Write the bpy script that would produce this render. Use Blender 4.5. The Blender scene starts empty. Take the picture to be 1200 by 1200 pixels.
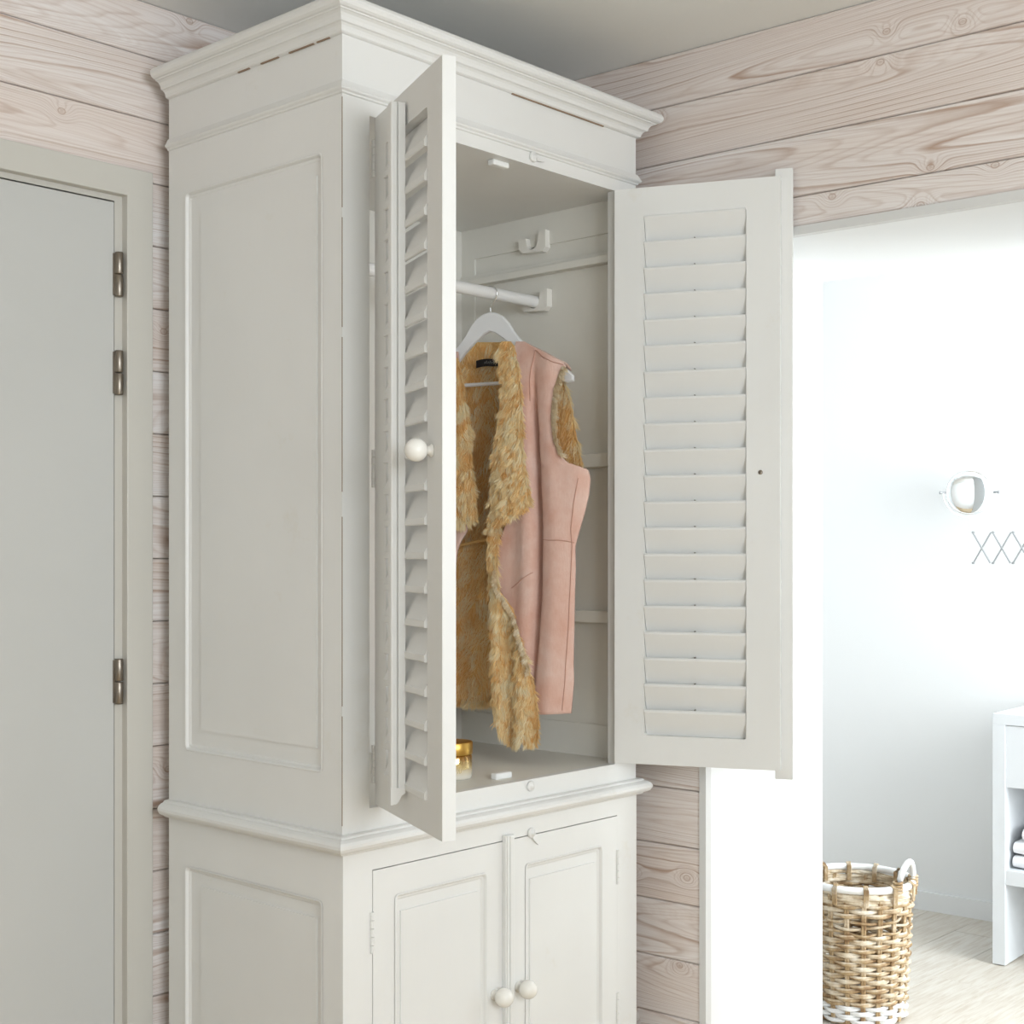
import bpy, bmesh, math, random
import numpy as np
from mathutils import Matrix, Vector

random.seed(7)
rng = np.random.default_rng(7)
scene = bpy.context.scene
COL = scene.collection

# ------------------------------------------------------------------ camera
FPX, HORIZ, YAW, Z0, EYE = 1638.0, 646.5, 0.7421, 2.8, 1.35
FW = np.array([math.cos(YAW), math.sin(YAW)])
RT = np.array([math.sin(YAW), -math.cos(YAW)])
CAM = -Z0 * FW - ((401 - 600) / FPX * Z0) * RT
cam_d = bpy.data.cameras.new('camera')
cam = bpy.data.objects.new('camera', cam_d)
COL.objects.link(cam)
cam_d.sensor_width = 36.0
cam_d.lens = FPX / 1200 * 36.0
cam_d.shift_y = (HORIZ - 600) / 1200
cam_d.clip_start = 0.05
cam.location = (CAM[0], CAM[1], EYE)
cam.rotation_euler = (math.pi / 2, 0, YAW - math.pi / 2)
scene.camera = cam

# ------------------------------------------------------------------ world, lights, exposure
scene.view_settings.view_transform = 'Standard'
scene.view_settings.look = 'None'
scene.view_settings.gamma = 1.0
scene.view_settings.use_curve_mapping = False
scene.view_settings.exposure = 0.05
wld = bpy.data.worlds.new('sky')
scene.world = wld
wld.use_nodes = True
wld.node_tree.nodes['Background'].inputs[0].default_value = (0.86, 0.93, 1.0, 1)
wld.node_tree.nodes['Background'].inputs[1].default_value = 1.0


def area(name, loc, target, sx, sy, power, color):
    d = bpy.data.lights.new(name, 'AREA')
    d.shape = 'RECTANGLE'
    d.size, d.size_y, d.energy, d.color = sx, sy, power, color
    o = bpy.data.objects.new(name, d)
    COL.objects.link(o)
    o.location = loc
    o.rotation_euler = (Vector(target) - Vector(loc)).to_track_quat('-Z', 'Y').to_euler()
    return o


# daylight through the room's window behind the camera and through the bathroom's window, both outside the picture
area('window_front_offscreen', (-1.45, -4.32, 1.85), (-1.35, 0, 1.95), 2.2, 1.2, 110, (0.86, 0.935, 1.0))
area('window_bathroom_offscreen', (2.35, -2.66, 1.5), (2.35, 0, 1.3), 1.2, 1.9, 82, (0.92, 0.97, 1.0))

# ------------------------------------------------------------------ geometry of the view (pixel -> place)


def ray(px, py):
    return FW + RT * (px - 600) / FPX, (HORIZ - py) / FPX


def on_plane(px, py, n, c):
    d, dz = ray(px, py)
    n = np.array(n, float)
    l = (c - n @ CAM) / (n @ d)
    p = CAM + l * d
    return Vector((p[0], p[1], EYE + l * dz))


def on_level(px, py, z):
    d, dz = ray(px, py)
    l = (z - EYE) / dz
    p = CAM + l * d
    return Vector((p[0], p[1], z))


# ------------------------------------------------------------------ node helpers
def new_mat(name):
    m = bpy.data.materials.new(name)
    m.use_nodes = True
    nt = m.node_tree
    b = nt.nodes['Principled BSDF']
    return m, nt, b


def srgb(r, g, b):
    def f(c):
        c /= 255
        return c / 12.92 if c <= 0.04045 else ((c + 0.055) / 1.055) ** 2.4
    return (f(r), f(g), f(b), 1)


def N(nt, t, **kw):
    n = nt.nodes.new(t)
    for k, v in kw.items():
        setattr(n, k, v)
    return n


def math_n(nt, op, a, b=None, c=None):
    n = nt.nodes.new('ShaderNodeMath')
    n.operation = op
    for i, v in enumerate((a, b, c)):
        if v is None:
            continue
        if isinstance(v, (int, float)):
            n.inputs[i].default_value = v
        else:
            nt.links.new(v, n.inputs[i])
    return n.outputs[0]


def ramp(nt, fac, stops, interp='LINEAR'):
    n = nt.nodes.new('ShaderNodeValToRGB')
    n.color_ramp.interpolation = interp
    els = n.color_ramp.elements
    while len(els) < len(stops):
        els.new(0.5)
    for e, (p, c) in zip(els, stops):
        e.position = p
        e.color = c if len(c) == 4 else (*c, 1)
    nt.links.new(fac, n.inputs[0])
    return n.outputs[0]


def mix_col(nt, fac, a, b, mode='MIX'):
    n = nt.nodes.new('ShaderNodeMix')
    n.data_type = 'RGBA'
    n.blend_type = mode
    for sock, v in ((n.inputs[0], fac), (n.inputs[6], a), (n.inputs[7], b)):
        if isinstance(v, (int, float)):
            sock.default_value = v
        elif isinstance(v, tuple):
            sock.default_value = v
        else:
            nt.links.new(v, sock)
    return n.outputs[2]


def noise(nt, vec, scale, detail=2, rough=0.5, dist=0.0):
    n = N(nt, 'ShaderNodeTexNoise')
    n.inputs['Scale'].default_value = scale
    n.inputs['Detail'].default_value = detail
    n.inputs['Roughness'].default_value = rough
    n.inputs['Distortion'].default_value = dist
    if vec is not None:
        nt.links.new(vec, n.inputs['Vector'])
    return n.outputs['Fac']


def mapping(nt, vec, scale=(1, 1, 1), loc=(0, 0, 0)):
    n = N(nt, 'ShaderNodeMapping')
    n.inputs['Scale'].default_value = scale
    n.inputs['Location'].default_value = loc
    nt.links.new(vec, n.inputs['Vector'])
    return n.outputs[0]


def bump(nt, b, height, strength, dist=0.002):
    n = N(nt, 'ShaderNodeBump')
    n.inputs['Strength'].default_value = strength
    n.inputs['Distance'].default_value = dist
    nt.links.new(height, n.inputs['Height'])
    nt.links.new(n.outputs[0], b.inputs['Normal'])


def painted(name, base, rough=0.42, vary=0.05, streak=(18, 18, 1.2), stain=None, bumpk=0.12):
    m, nt, b = new_mat(name)
    tc = N(nt, 'ShaderNodeTexCoord')
    v1 = noise(nt, mapping(nt, tc.outputs['Object'], streak), 4, 4, 0.6)
    v2 = noise(nt, tc.outputs['Object'], 2.3, 3, 0.55)
    dark = tuple(c * (1 - vary * 2.0) for c in base[:3]) + (1,)
    col = mix_col(nt, ramp(nt, v2, [(0.35, (0, 0, 0)), (0.75, (1, 1, 1))]), base, dark)
    col = mix_col(nt, math_n(nt, 'MULTIPLY', v1, vary * 2.5), col, tuple(c * 0.9 for c in base[:3]) + (1,))
    if stain:
        s = noise(nt, tc.outputs['Object'], 9, 5, 0.7)
        col = mix_col(nt, math_n(nt, 'MULTIPLY', ramp(nt, s, [(0.62, (0, 0, 0)), (0.8, (1, 1, 1))]), 0.35), col, stain)
    nt.links.new(col, b.inputs['Base Color'])
    b.inputs['Roughness'].default_value = rough
    bump(nt, b, v1, bumpk, 0.001)
    return m


def plain(name, col, rough=0.5, metal=0.0, **kw):
    m, nt, b = new_mat(name)
    tc = N(nt, 'ShaderNodeTexCoord')
    v = noise(nt, tc.outputs['Object'], kw.pop('scale', 30), 3)
    c = mix_col(nt, math_n(nt, 'MULTIPLY', v, kw.pop('vary', 0.15)), col, tuple(x * 0.7 for x in col[:3]) + (1,))
    nt.links.new(c, b.inputs['Base Color'])
    b.inputs['Roughness'].default_value = rough
    b.inputs['Metallic'].default_value = metal
    for k, val in kw.items():
        b.inputs[k].default_value = val
    return m


def washed_pine(name, pale, mid, pink, line, lines=15.0, contrast=1.0):
    """white-washed pine: contour lines of a stretched field give the cathedral grain, with knots"""
    m, nt, b = new_mat(name)
    L = nt.links
    tc = N(nt, 'ShaderNodeTexCoord')
    oi = N(nt, 'ShaderNodeObjectInfo')
    sep = N(nt, 'ShaderNodeSeparateXYZ')
    L.new(tc.outputs['Object'], sep.inputs[0])
    rx = math_n(nt, 'MULTIPLY', oi.outputs['Random'], 37.0)
    rz = math_n(nt, 'MULTIPLY', math_n(nt, 'FRACT', math_n(nt, 'MULTIPLY', oi.outputs['Random'], 913.7)), 11.0)
    x = math_n(nt, 'ADD', sep.outputs[0], rx)
    z = sep.outputs[2]
    y = math_n(nt, 'ADD', sep.outputs[1], rz)

    def comb(a, b_, c):
        n = N(nt, 'ShaderNodeCombineXYZ')
        for s, v in zip(n.inputs, (a, b_, c)):
            if isinstance(v, (int, float)):
                s.default_value = v
            else:
                L.new(v, s)
        return n.outputs[0]
    # knots: sparse cells
    vor = N(nt, 'ShaderNodeTexVoronoi')
    vor.inputs['Scale'].default_value = 1.0
    vor.voronoi_dimensions = '2D'
    vor.inputs['Randomness'].default_value = 0.9
    L.new(comb(math_n(nt, 'MULTIPLY', x, 5.0), math_n(nt, 'ADD', math_n(nt, 'MULTIPLY', z, 6.6), rz), 0.0), vor.inputs['Vector'])
    kd = vor.outputs['Distance']
    sc = N(nt, 'ShaderNodeSeparateColor')
    L.new(vor.outputs['Color'], sc.inputs[0])
    keep = math_n(nt, 'GREATER_THAN', sc.outputs[0], 0.62)
    kbump = math_n(nt, 'MULTIPLY', keep, math_n(nt, 'POWER', 2.718, math_n(nt, 'MULTIPLY', math_n(nt, 'POWER', kd, 2.0), -48.0)))
    f1 = noise(nt, comb(math_n(nt, 'MULTIPLY', x, 0.62), y, math_n(nt, 'MULTIPLY', z, 8.5)), 1.0, 0.6, 0.35)
    g = math_n(nt, 'ADD', math_n(nt, 'ADD', math_n(nt, 'MULTIPLY', f1, lines), math_n(nt, 'MULTIPLY', z, 26.0)), math_n(nt, 'MULTIPLY', kbump, 1.5))
    wob = noise(nt, comb(math_n(nt, 'MULTIPLY', x, 14.0), y, math_n(nt, 'MULTIPLY', z, 60.0)), 1.0, 2)
    g2 = math_n(nt, 'ADD', g, math_n(nt, 'MULTIPLY', wob, 0.16))
    fr = math_n(nt, 'FRACT', g2)
    line1 = ramp(nt, fr, [(0.0, (0, 0, 0)), (0.74, (0.04,) * 3), (0.91, (1, 1, 1)), (0.98, (0, 0, 0))])
    fr3 = math_n(nt, 'FRACT', math_n(nt, 'MULTIPLY', g2, 3.0))
    line3 = ramp(nt, fr3, [(0.0, (0, 0, 0)), (0.55, (0, 0, 0)), (0.85, (1, 1, 1)), (1.0, (0, 0, 0))])
    # patchy strength of the lines
    patch = ramp(nt, noise(nt, comb(math_n(nt, 'MULTIPLY', x, 2.0), y, math_n(nt, 'MULTIPLY', z, 16.0)), 1.0, 2), [(0.40, (0.05,) * 3), (0.66, (1, 1, 1))])
    # fine straight grain
    f2 = noise(nt, comb(math_n(nt, 'MULTIPLY', x, 2.5), y, math_n(nt, 'ADD', math_n(nt, 'MULTIPLY', z, 230.0), math_n(nt, 'MULTIPLY', g, 5.0))), 1.0, 2, 0.6)
    fine = ramp(nt, f2, [(0.40, (0, 0, 0)), (0.75, (1, 1, 1))])
    band = noise(nt, comb(math_n(nt, 'MULTIPLY', x, 0.7), y, math_n(nt, 'MULTIPLY', z, 9.0)), 1.0, 2)
    col = mix_col(nt, ramp(nt, band, [(0.32, (0, 0, 0)), (0.70, (1, 1, 1))]), pale, mid)
    col = mix_col(nt, math_n(nt, 'MULTIPLY', oi.outputs['Random'], 0.40), col, pink)
    col = mix_col(nt, math_n(nt, 'MULTIPLY', fine, 0.30 * contrast), col, line)
    col = mix_col(nt, math_n(nt, 'MULTIPLY', line3, 0.24 * contrast), col, line)
    col = mix_col(nt, math_n(nt, 'MULTIPLY', math_n(nt, 'MULTIPLY', line1, patch), 0.75 * contrast), col, line)
    kring = ramp(nt, kd, [(0.0, (0.5,) * 3), (0.02, (0.35,) * 3), (0.032, (0.12,) * 3), (0.042, (0.9,) * 3), (0.056, (0, 0, 0))])
    col = mix_col(nt, math_n(nt, 'MULTIPLY', math_n(nt, 'MULTIPLY', kring, keep), 0.75 * contrast), col, line)
    L.new(col, b.inputs['Base Color'])
    b.inputs['Roughness'].default_value = 0.62
    bump(nt, b, math_n(nt, 'ADD', math_n(nt, 'MULTIPLY', line1, -0.7), math_n(nt, 'MULTIPLY', line3, -0.5)), 0.4, 0.001)
    return m


# ------------------------------------------------------------------ materials
M = {}
M['paint'] = painted('cream_white_paint', (0.79, 0.782, 0.755, 1), 0.40, 0.03, stain=(0.66, 0.60, 0.48, 1))
M['paint_in'] = painted('inside_paint', (0.79, 0.768, 0.705, 1), 0.5, 0.02)
M['slat'] = painted('slat_paint', (0.79, 0.782, 0.755, 1), 0.42, 0.02, streak=(1.2, 18, 18))
M['worn'] = plain('worn_wood_edge', (0.30, 0.21, 0.14, 1), 0.8)
M['door'] = painted('door_grey_white_paint', (0.58, 0.575, 0.55, 1), 0.38, 0.02, bumpk=0.04)
M['casing'] = painted('casing_paint', (0.61, 0.585, 0.53, 1), 0.40, 0.02, bumpk=0.04)
M['white'] = plain('white_plaster', (0.86, 0.87, 0.87, 1), 0.7, vary=0.04, scale=6)
M['bath'] = plain('bathroom_plaster', (0.90, 0.91, 0.91, 1), 0.7, vary=0.03, scale=5)
M['ceil'] = plain('ceiling_paint', (0.90, 0.905, 0.88, 1), 0.8, vary=0.05, scale=4)
M['trim'] = plain('trim_paint', (0.70, 0.695, 0.68, 1), 0.5, vary=0.05)
M['pine'] = washed_pine('washed_pine', srgb(240, 237, 236), srgb(230, 219, 212), srgb(226, 208, 197), srgb(166, 129, 103))
M['backing'] = plain('wall_backing', (0.42, 0.34, 0.28, 1), 0.9)
M['steel'] = plain('brushed_steel', (0.27, 0.235, 0.195, 1), 0.34, 1.0, vary=0.3, scale=80)
M['chrome'] = plain('chrome', (0.80, 0.81, 0.82, 1), 0.12, 1.0, vary=0.0)
M['bar'] = plain('scissor_steel', (0.42, 0.43, 0.44, 1), 0.35, 1.0, vary=0.1)
M['mirror'] = plain('mirror_glass', (0.80, 0.83, 0.85, 1), 0.015, 1.0, vary=0.0)
M['knob'] = plain('knob_enamel', (0.84, 0.81, 0.75, 1), 0.25, vary=0.05)
M['rod'] = plain('rod_white', (0.84, 0.83, 0.81, 1), 0.35, vary=0.04)
M['hanger'] = plain('hanger_lacquer', (0.86, 0.86, 0.86, 1), 0.3, vary=0.03)
M['plastic'] = plain('white_plastic', (0.88, 0.88, 0.86, 1), 0.35, vary=0.02)
def suede_mat():
    m, nt, b = new_mat('pink_suede')
    tc = N(nt, 'ShaderNodeTexCoord')
    a = noise(nt, tc.outputs['Object'], 14, 4, 0.6)
    f = noise(nt, mapping(nt, tc.outputs['Object'], (1, 1, 0.35)), 240, 3, 0.7)
    col = ramp(nt, a, [(0.30, srgb(214, 168, 150)), (0.52, srgb(224, 188, 173)), (0.74, srgb(230, 204, 192))])
    col = mix_col(nt, math_n(nt, 'MULTIPLY', f, 0.45), col, srgb(204, 158, 140))
    nt.links.new(col, b.inputs['Base Color'])
    b.inputs['Roughness'].default_value = 0.95
    b.inputs['Sheen Weight'].default_value = 0.25
    bump(nt, b, f, 0.5, 0.0015)
    return m


M['suede'] = suede_mat()
M['suede_seam'] = plain('suede_seam', srgb(202, 156, 138), 0.95, vary=0.2)
M['skin'] = plain('fur_backing', srgb(236, 192, 124), 0.95, vary=0.2)
M['tag'] = plain('black_woven_tag', (0.012, 0.011, 0.012, 1), 0.8)
M['tag_text'] = plain('tag_thread', (0.35, 0.34, 0.32, 1), 0.8)
M['gold'] = plain('gold_lid', srgb(200, 160, 84), 0.33, 1.0, vary=0.15)
M['goldtext'] = plain('gold_lettering', srgb(250, 225, 160), 0.25, 0.6, vary=0.0)
M['vanity'] = plain('vanity_white', (0.80, 0.83, 0.86, 1), 0.45, vary=0.03)
M['towel'] = plain('white_terry', (0.88, 0.88, 0.90, 1), 0.95, vary=0.2, scale=180)
M['basket_white'] = plain('white_painted_cane', (0.88, 0.88, 0.87, 1), 0.5, vary=0.08)


def wicker(name, a, b_, c):
    m, nt, b = new_mat(name)
    tc = N(nt, 'ShaderNodeTexCoord')
    v = noise(nt, tc.outputs['Object'], 22, 4, 0.65)
    col = ramp(nt, v, [(0.32, a), (0.5, b_), (0.68, c)])
    nt.links.new(col, b.inputs['Base Color'])
    b.inputs['Roughness'].default_value = 0.6
    bump(nt, b, noise(nt, mapping(nt, tc.outputs['Object'], (1, 1, 4)), 120, 2), 0.3, 0.001)
    return m


M['wicker'] = wicker('grey_kubu_cane', srgb(132, 98, 62), srgb(182, 156, 118), srgb(222, 208, 186))
M['wicker_pale'] = wicker('pale_kubu_cane', srgb(176, 148, 112), srgb(214, 198, 172), srgb(238, 230, 216))


def floor_mat():
    m, nt, b = new_mat('bleached_oak_floor')
    tc = N(nt, 'ShaderNodeTexCoord')
    oi = N(nt, 'ShaderNodeObjectInfo')
    v = noise(nt, mapping(nt, tc.outputs['Object'], (1.2, 14, 1)), 5, 5, 0.62, 0.6)
    col = ramp(nt, v, [(0.3, srgb(200, 188, 172)), (0.55, srgb(222, 216, 206)), (0.8, srgb(232, 229, 222))])
    col = mix_col(nt, math_n(nt, 'MULTIPLY', oi.outputs['Random'], 0.35), col, srgb(208, 198, 182))
    nt.links.new(col, b.inputs['Base Color'])
    b.inputs['Roughness'].default_value = 0.5
    return m


def oak_room():
    m, nt, b = new_mat('warm_oak_floor')
    tc = N(nt, 'ShaderNodeTexCoord')
    v = noise(nt, mapping(nt, tc.outputs['Object'], (1.2, 9, 1)), 4, 5, 0.62, 0.6)
    col = ramp(nt, v, [(0.3, srgb(186, 160, 122)), (0.7, srgb(222, 200, 164))])
    nt.links.new(col, b.inputs['Base Color'])
    b.inputs['Roughness'].default_value = 0.5
    return m


M['floor'] = floor_mat()
M['oak'] = oak_room()


def fur_mat(name, root, mid, tip):
    m, nt, b = new_mat(name)
    at = N(nt, 'ShaderNodeAttribute', attribute_name='strand')
    sp = N(nt, 'ShaderNodeSeparateColor')
    nt.links.new(at.outputs['Color'], sp.inputs[0])
    v = sp.outputs[0]      # each hair has one colour of its own
    col = ramp(nt, v, [(0.08, root), (0.45, mid), (0.9, tip)])
    nt.links.new(col, b.inputs['Base Color'])
    b.inputs['Roughness'].default_value = 0.7
    tr_ = N(nt, 'ShaderNodeBsdfTranslucent')
    nt.links.new(col, tr_.inputs['Color'])
    mx = N(nt, 'ShaderNodeMixShader')
    mx.inputs[0].default_value = 0.4
    nt.links.new(b.outputs[0], mx.inputs[1])
    nt.links.new(tr_.outputs[0], mx.inputs[2])
    nt.links.new(mx.outputs[0], nt.nodes['Material Output'].inputs['Surface'])
    return m


M['fur'] = fur_mat('golden_shearling', srgb(242, 196, 124), srgb(254, 228, 172), srgb(255, 248, 222))
M['fur_pale'] = fur_mat('cream_shearling', srgb(230, 206, 166), srgb(242, 226, 194), srgb(252, 244, 226))


def jar_glass():
    m, nt, b = new_mat('gold_faded_glass')
    tc = N(nt, 'ShaderNodeTexCoord')
    sp = N(nt, 'ShaderNodeSeparateXYZ')
    nt.links.new(tc.outputs['Object'], sp.inputs[0])
    f = math_n(nt, 'DIVIDE', sp.outputs[2], 0.056)
    col = ramp(nt, f, [(0.15, srgb(226, 220, 206)), (0.55, srgb(206, 182, 128)), (0.95, srgb(150, 104, 30))])
    nt.links.new(col, b.inputs['Base Color'])
    b.inputs['Roughness'].default_value = 0.12
    b.inputs['Coat Weight'].default_value = 0.6
    nt.links.new(ramp(nt, f, [(0.35, (0, 0, 0)), (0.8, (0.75,) * 3)]), b.inputs['Metallic'])
    return m


M['jar'] = jar_glass()

# ------------------------------------------------------------------ object helpers
WORLD = {}


def tag(o, label=None, cat=None, group=None, kind=None):
    for k, v in (('label', label), ('category', cat), ('group', group), ('kind', kind)):
        if v:
            o[k] = v
    return o


def link(name, data, parent=None, mat=None, mtx=None):
    """one object at world matrix mtx (identity when None), parented without moving"""
    o = bpy.data.objects.new(name, data)
    COL.objects.link(o)
    mtx = mtx if mtx is not None else Matrix.Identity(4)
    if mat is not None and data is not None and not data.materials:
        data.materials.append(M[mat] if isinstance(mat, str) else mat)
    WORLD[o.name] = mtx.copy()
    if parent is not None:
        o.parent = parent
        o.matrix_basis = WORLD[parent.name].inverted() @ mtx
    else:
        o.matrix_basis = mtx
    return o


def empty(name, loc, rz=0.0):
    o = link(name, None, None, None, Matrix.Translation(loc) @ Matrix.Rotation(rz, 4, 'Z'))
    o.empty_display_size = 0.05
    return o


def T(x, y, z):
    return Matrix.Translation((x, y, z))


def RZ(a):
    return Matrix.Rotation(a, 4, 'Z')


class MB:
    """collects geometry for one mesh"""

    def __init__(self):
        self.v, self.f, self.mi, self.sm = [], [], [], []

    def add(self, verts, faces, mi=0, smooth=False):
        o = len(self.v)
        self.v += [tuple(p) for p in verts]
        for f in faces:
            self.f.append(tuple(i + o for i in f))
            self.mi.append(mi)
            self.sm.append(smooth)
        return self

    def box(self, x0, x1, y0, y1, z0, z1, c=0.0, mi=0):
        if c <= 0:
            vs = [(x, y, z) for x in (x0, x1) for y in (y0, y1) for z in (z0, z1)]
            fs = [(0, 1, 3, 2), (4, 6, 7, 5), (0, 4, 5, 1), (2, 3, 7, 6), (0, 2, 6, 4), (1, 5, 7, 3)]
            return self.add(vs, fs, mi)
        bm = bmesh.new()
        bmesh.ops.create_cube(bm, size=1.0)
        for v in bm.verts:
            v.co = Vector(((x0 + x1) / 2 + v.co.x * (x1 - x0), (y0 + y1) / 2 + v.co.y * (y1 - y0), (z0 + z1) / 2 + v.co.z * (z1 - z0)))
        bmesh.ops.bevel(bm, geom=list(bm.edges), offset=c, segments=2, profile=0.5, affect='EDGES')
        bm.verts.index_update()
        self.add([v.co[:] for v in bm.verts], [[v.index for v in f.verts] for f in bm.faces], mi)
        bm.free()
        return self

    def prism(self, poly, axis, a0, a1, mi=0, smooth=False):
        """extrude a 2-D polygon; axis 'x': poly=(y,z); 'y': (x,z); 'z': (x,y)"""
        def P(p, a):
            return {'x': (a, p[0], p[1]), 'y': (p[0], a, p[1]), 'z': (p[0], p[1], a)}[axis]
        n = len(poly)
        vs = [P(p, a0) for p in poly] + [P(p, a1) for p in poly]
        fs = [(i, (i + 1) % n, n + (i + 1) % n, n + i) for i in range(n)]
        self.add(vs, fs, mi, smooth)
        self.add(vs, [tuple(range(n))[::-1], tuple(range(n, 2 * n))], mi)
        return self

    def lathe(self, prof, seg=24, mi=0, mtx=None, smooth=True):
        """profile (r,z) turned about local z"""
        vs, fs = [], []
        n = len(prof)
        for k in range(seg):
            a = 2 * math.pi * k / seg
            for r, z in prof:
                vs.append((r * math.cos(a), r * math.sin(a), z))
        for k in range(seg):
            k2 = (k + 1) % seg
            for i in range(n - 1):
                fs.append((k * n + i, k2 * n + i, k2 * n + i + 1, k * n + i + 1))
        fs.append(tuple(k * n for k in range(seg))[::-1])
        fs.append(tuple(k * n + n - 1 for k in range(seg)))
        if mtx is not None:
            vs = [mtx @ Vector(p) for p in vs]
        return self.add(vs, fs, mi, smooth)

    def tube(self, pts, r, seg=10, mi=0, closed=False, smooth=True):
        pts = [Vector(p) for p in pts]
        n = len(pts)
        rs = r if isinstance(r, (list, tuple)) else [r] * n
        vs, fs = [], []
        up = Vector((0.013, 0.027, 1)).normalized()
        for i, p in enumerate(pts):
            if closed:
                t = pts[(i + 1) % n] - pts[i - 1]
            else:
                t = pts[min(i + 1, n - 1)] - pts[max(i - 1, 0)]
            t.normalize()
            u_ = up if abs(t.dot(up)) < 0.95 else Vector((1, 0.02, 0))
            a = t.cross(u_).normalized()
            b = a.cross(t).normalized()
            for k in range(seg):
                q = 2 * math.pi * k / seg
                vs.append(p + (a * math.cos(q) + b * math.sin(q)) * rs[i])
        m = n if closed else n - 1
        for i in range(m):
            j = (i + 1) % n
            for k in range(seg):
                k2 = (k + 1) % seg
                fs.append((i * seg + k, i * seg + k2, j * seg + k2, j * seg + k))
        self.add(vs, fs, mi, smooth)
        if not closed:
            self.add(vs, [tuple(range(seg)), tuple(range((n - 1) * seg, n * seg))[::-1]], mi)
        return self

    def mesh(self, name, mats=None):
        me = bpy.data.meshes.new(name)
        me.from_pydata(self.v, [], self.f)
        for k in (mats or []):
            me.materials.append(M[k])
        me.polygons.foreach_set('material_index', self.mi)
        me.polygons.foreach_set('use_smooth', self.sm)
        bm = bmesh.new()
        bm.from_mesh(me)
        bmesh.ops.recalc_face_normals(bm, faces=bm.faces)
        bm.to_mesh(me)
        bm.free()
        me.update()
        return me

    def build(self, name, mat, parent=None, mtx=None):
        return link(name, self.mesh(name, [mat] if isinstance(mat, str) else mat), parent, None, mtx)


def rounded_ring(x0, x1, z0, z1, r, seg=4):
    r = max(r, 1e-5)
    pts = []
    for cx, cz, a0 in ((x1 - r, z0 + r, -90), (x1 - r, z1 - r, 0), (x0 + r, z1 - r, 90), (x0 + r, z0 + r, 180)):
        for k in range(seg + 1):
            a = math.radians(a0 + 90 * k / seg)
            pts.append((cx + r * math.cos(a), cz + r * math.sin(a)))
    return pts


def raised_panel(x0, x1, z0, z1, field):
    """a raised-and-fielded panel in local x,z with +y into the piece; field=(x0,x1,z0,z1)"""
    mb = MB()
    fx0, fx1, fz0, fz1 = field
    rings = []
    for ins, dep, rad in ((0.0, -0.001, 0.010), (0.0015, -0.002, 0.010), (0.004, -0.0012, 0.009), (0.006, 0.002, 0.008), (0.0075, 0.005, 0.007), (0.011, 0.0055, 0.006), (0.014, 0.0074, 0.004)):
        rings.append(([(p[0], dep, p[1]) for p in rounded_ring(x0 + ins, x1 - ins, z0 + ins, z1 - ins, rad)]))
    for ins, dep in ((-0.0014, 0.0074), (-0.0002, 0.0074), (0.0004, 0.0042)):
        rings.append(([(p[0], dep, p[1]) for p in rounded_ring(fx0 + ins, fx1 - ins, fz0 + ins, fz1 - ins, 0.0005)]))
    n = len(rings[0])
    vs = [p for r in rings for p in r]
    fs = []
    for k in range(len(rings) - 1):
        for i in range(n):
            j = (i + 1) % n
            fs.append((k * n + i, k * n + j, (k + 1) * n + j, (k + 1) * n + i))
    fs.append(tuple(range((len(rings) - 1) * n, len(rings) * n)))
    mb.add(vs, fs)
    return mb


def frame_with_holes(x0, x1, z0, z1, holes, thick, mi=0, rad=0.010):
    """flat board in local x,z (front at y=0, back at y=thick) with rounded holes stacked in z"""
    mb = MB()
    zs = z0
    holes = sorted(holes, key=lambda h: h[2])
    # split the board in horizontal bands, one hole per band
    cuts = [z0] + [(a[3] + b[2]) / 2 for a, b in zip(holes[:-1], holes[1:])] + [z1]
    for (hx0, hx1, hz0, hz1), b0, b1 in zip(holes, cuts[:-1], cuts[1:]):
        inner = rounded_ring(hx0, hx1, hz0, hz1, rad)
        n = len(inner)
        outer = []
        q = n // 4
        for i, p in enumerate(inner):
            c = i // q
            k = i % q
            corner = ((x1, b0), (x1, b1), (x0, b1), (x0, b0))[c]
            outer.append(corner)
        for y in (0.0, thick):
            vs = [(p[0], y, p[1]) for p in inner] + [(p[0], y, p[1]) for p in outer]
            fs = []
            for i in range(n):
                j = (i + 1) % n
                if outer[i] == outer[j]:
                    fs.append((i, j, n + i))
                else:
                    fs.append((i, j, n + j, n + i))
            mb.add(vs, fs, mi)
        vs = [(p[0], y, p[1]) for y in (0, thick) for p in inner]
        mb.add(vs, [(i, (i + 1) % n, n + (i + 1) % n, n + i) for i in range(n)], mi)
    o = [(x0, z0), (x1, z0), (x1, z1), (x0, z1)]
    vs = [(p[0], y, p[1]) for y in (0, thick) for p in o]
    mb.add(vs, [(i, (i + 1) % 4, 4 + (i + 1) % 4, 4 + i) for i in range(4)], mi)
    return mb


def moulding(prof, W, D, mi=0, right_depth=None):
    """moulding round left side, front and right side; prof = [(overhang, z)]"""
    mb = MB()
    rd = D if right_depth is None else right_depth
    n = len(prof)
    vs = []
    for o, z in prof:
        vs += [(-o, D, z), (-o, -o, z), (W + o, -o, z), (W + o, rd, z)]
    fs = []
    for i in range(n - 1):
        for k in range(3):
            fs.append((i * 4 + k, i * 4 + k + 1, (i + 1) * 4 + k + 1, (i + 1) * 4 + k))
    mb.add(vs, fs, mi)
    mb.add(vs, [tuple(i * 4 for i in range(n)), tuple(i * 4 + 3 for i in range(n))[::-1]], mi)
    return mb


# ================================================================== the setting
CEIL = 2.618
WY = 0.6575                 # plane of the plank wall behind the wardrobe
WS, WC = 0.054, 1.062       # plank wall with the passage: X + WS*Y = WC
WANG = math.atan(WS)
RN = (1.0, WS)
FARX = WC + 2.06            # bathroom far wall, same direction
PASS = 0.565                # depth of the passage


def wx(y, off=0.0):
    return WC + off - WS * y


YJ = -0.1405                # left jamb of the passage
SOFF = 2.105
ROOM_X0, ROOM_Y0 = -3.2, -4.2


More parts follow.
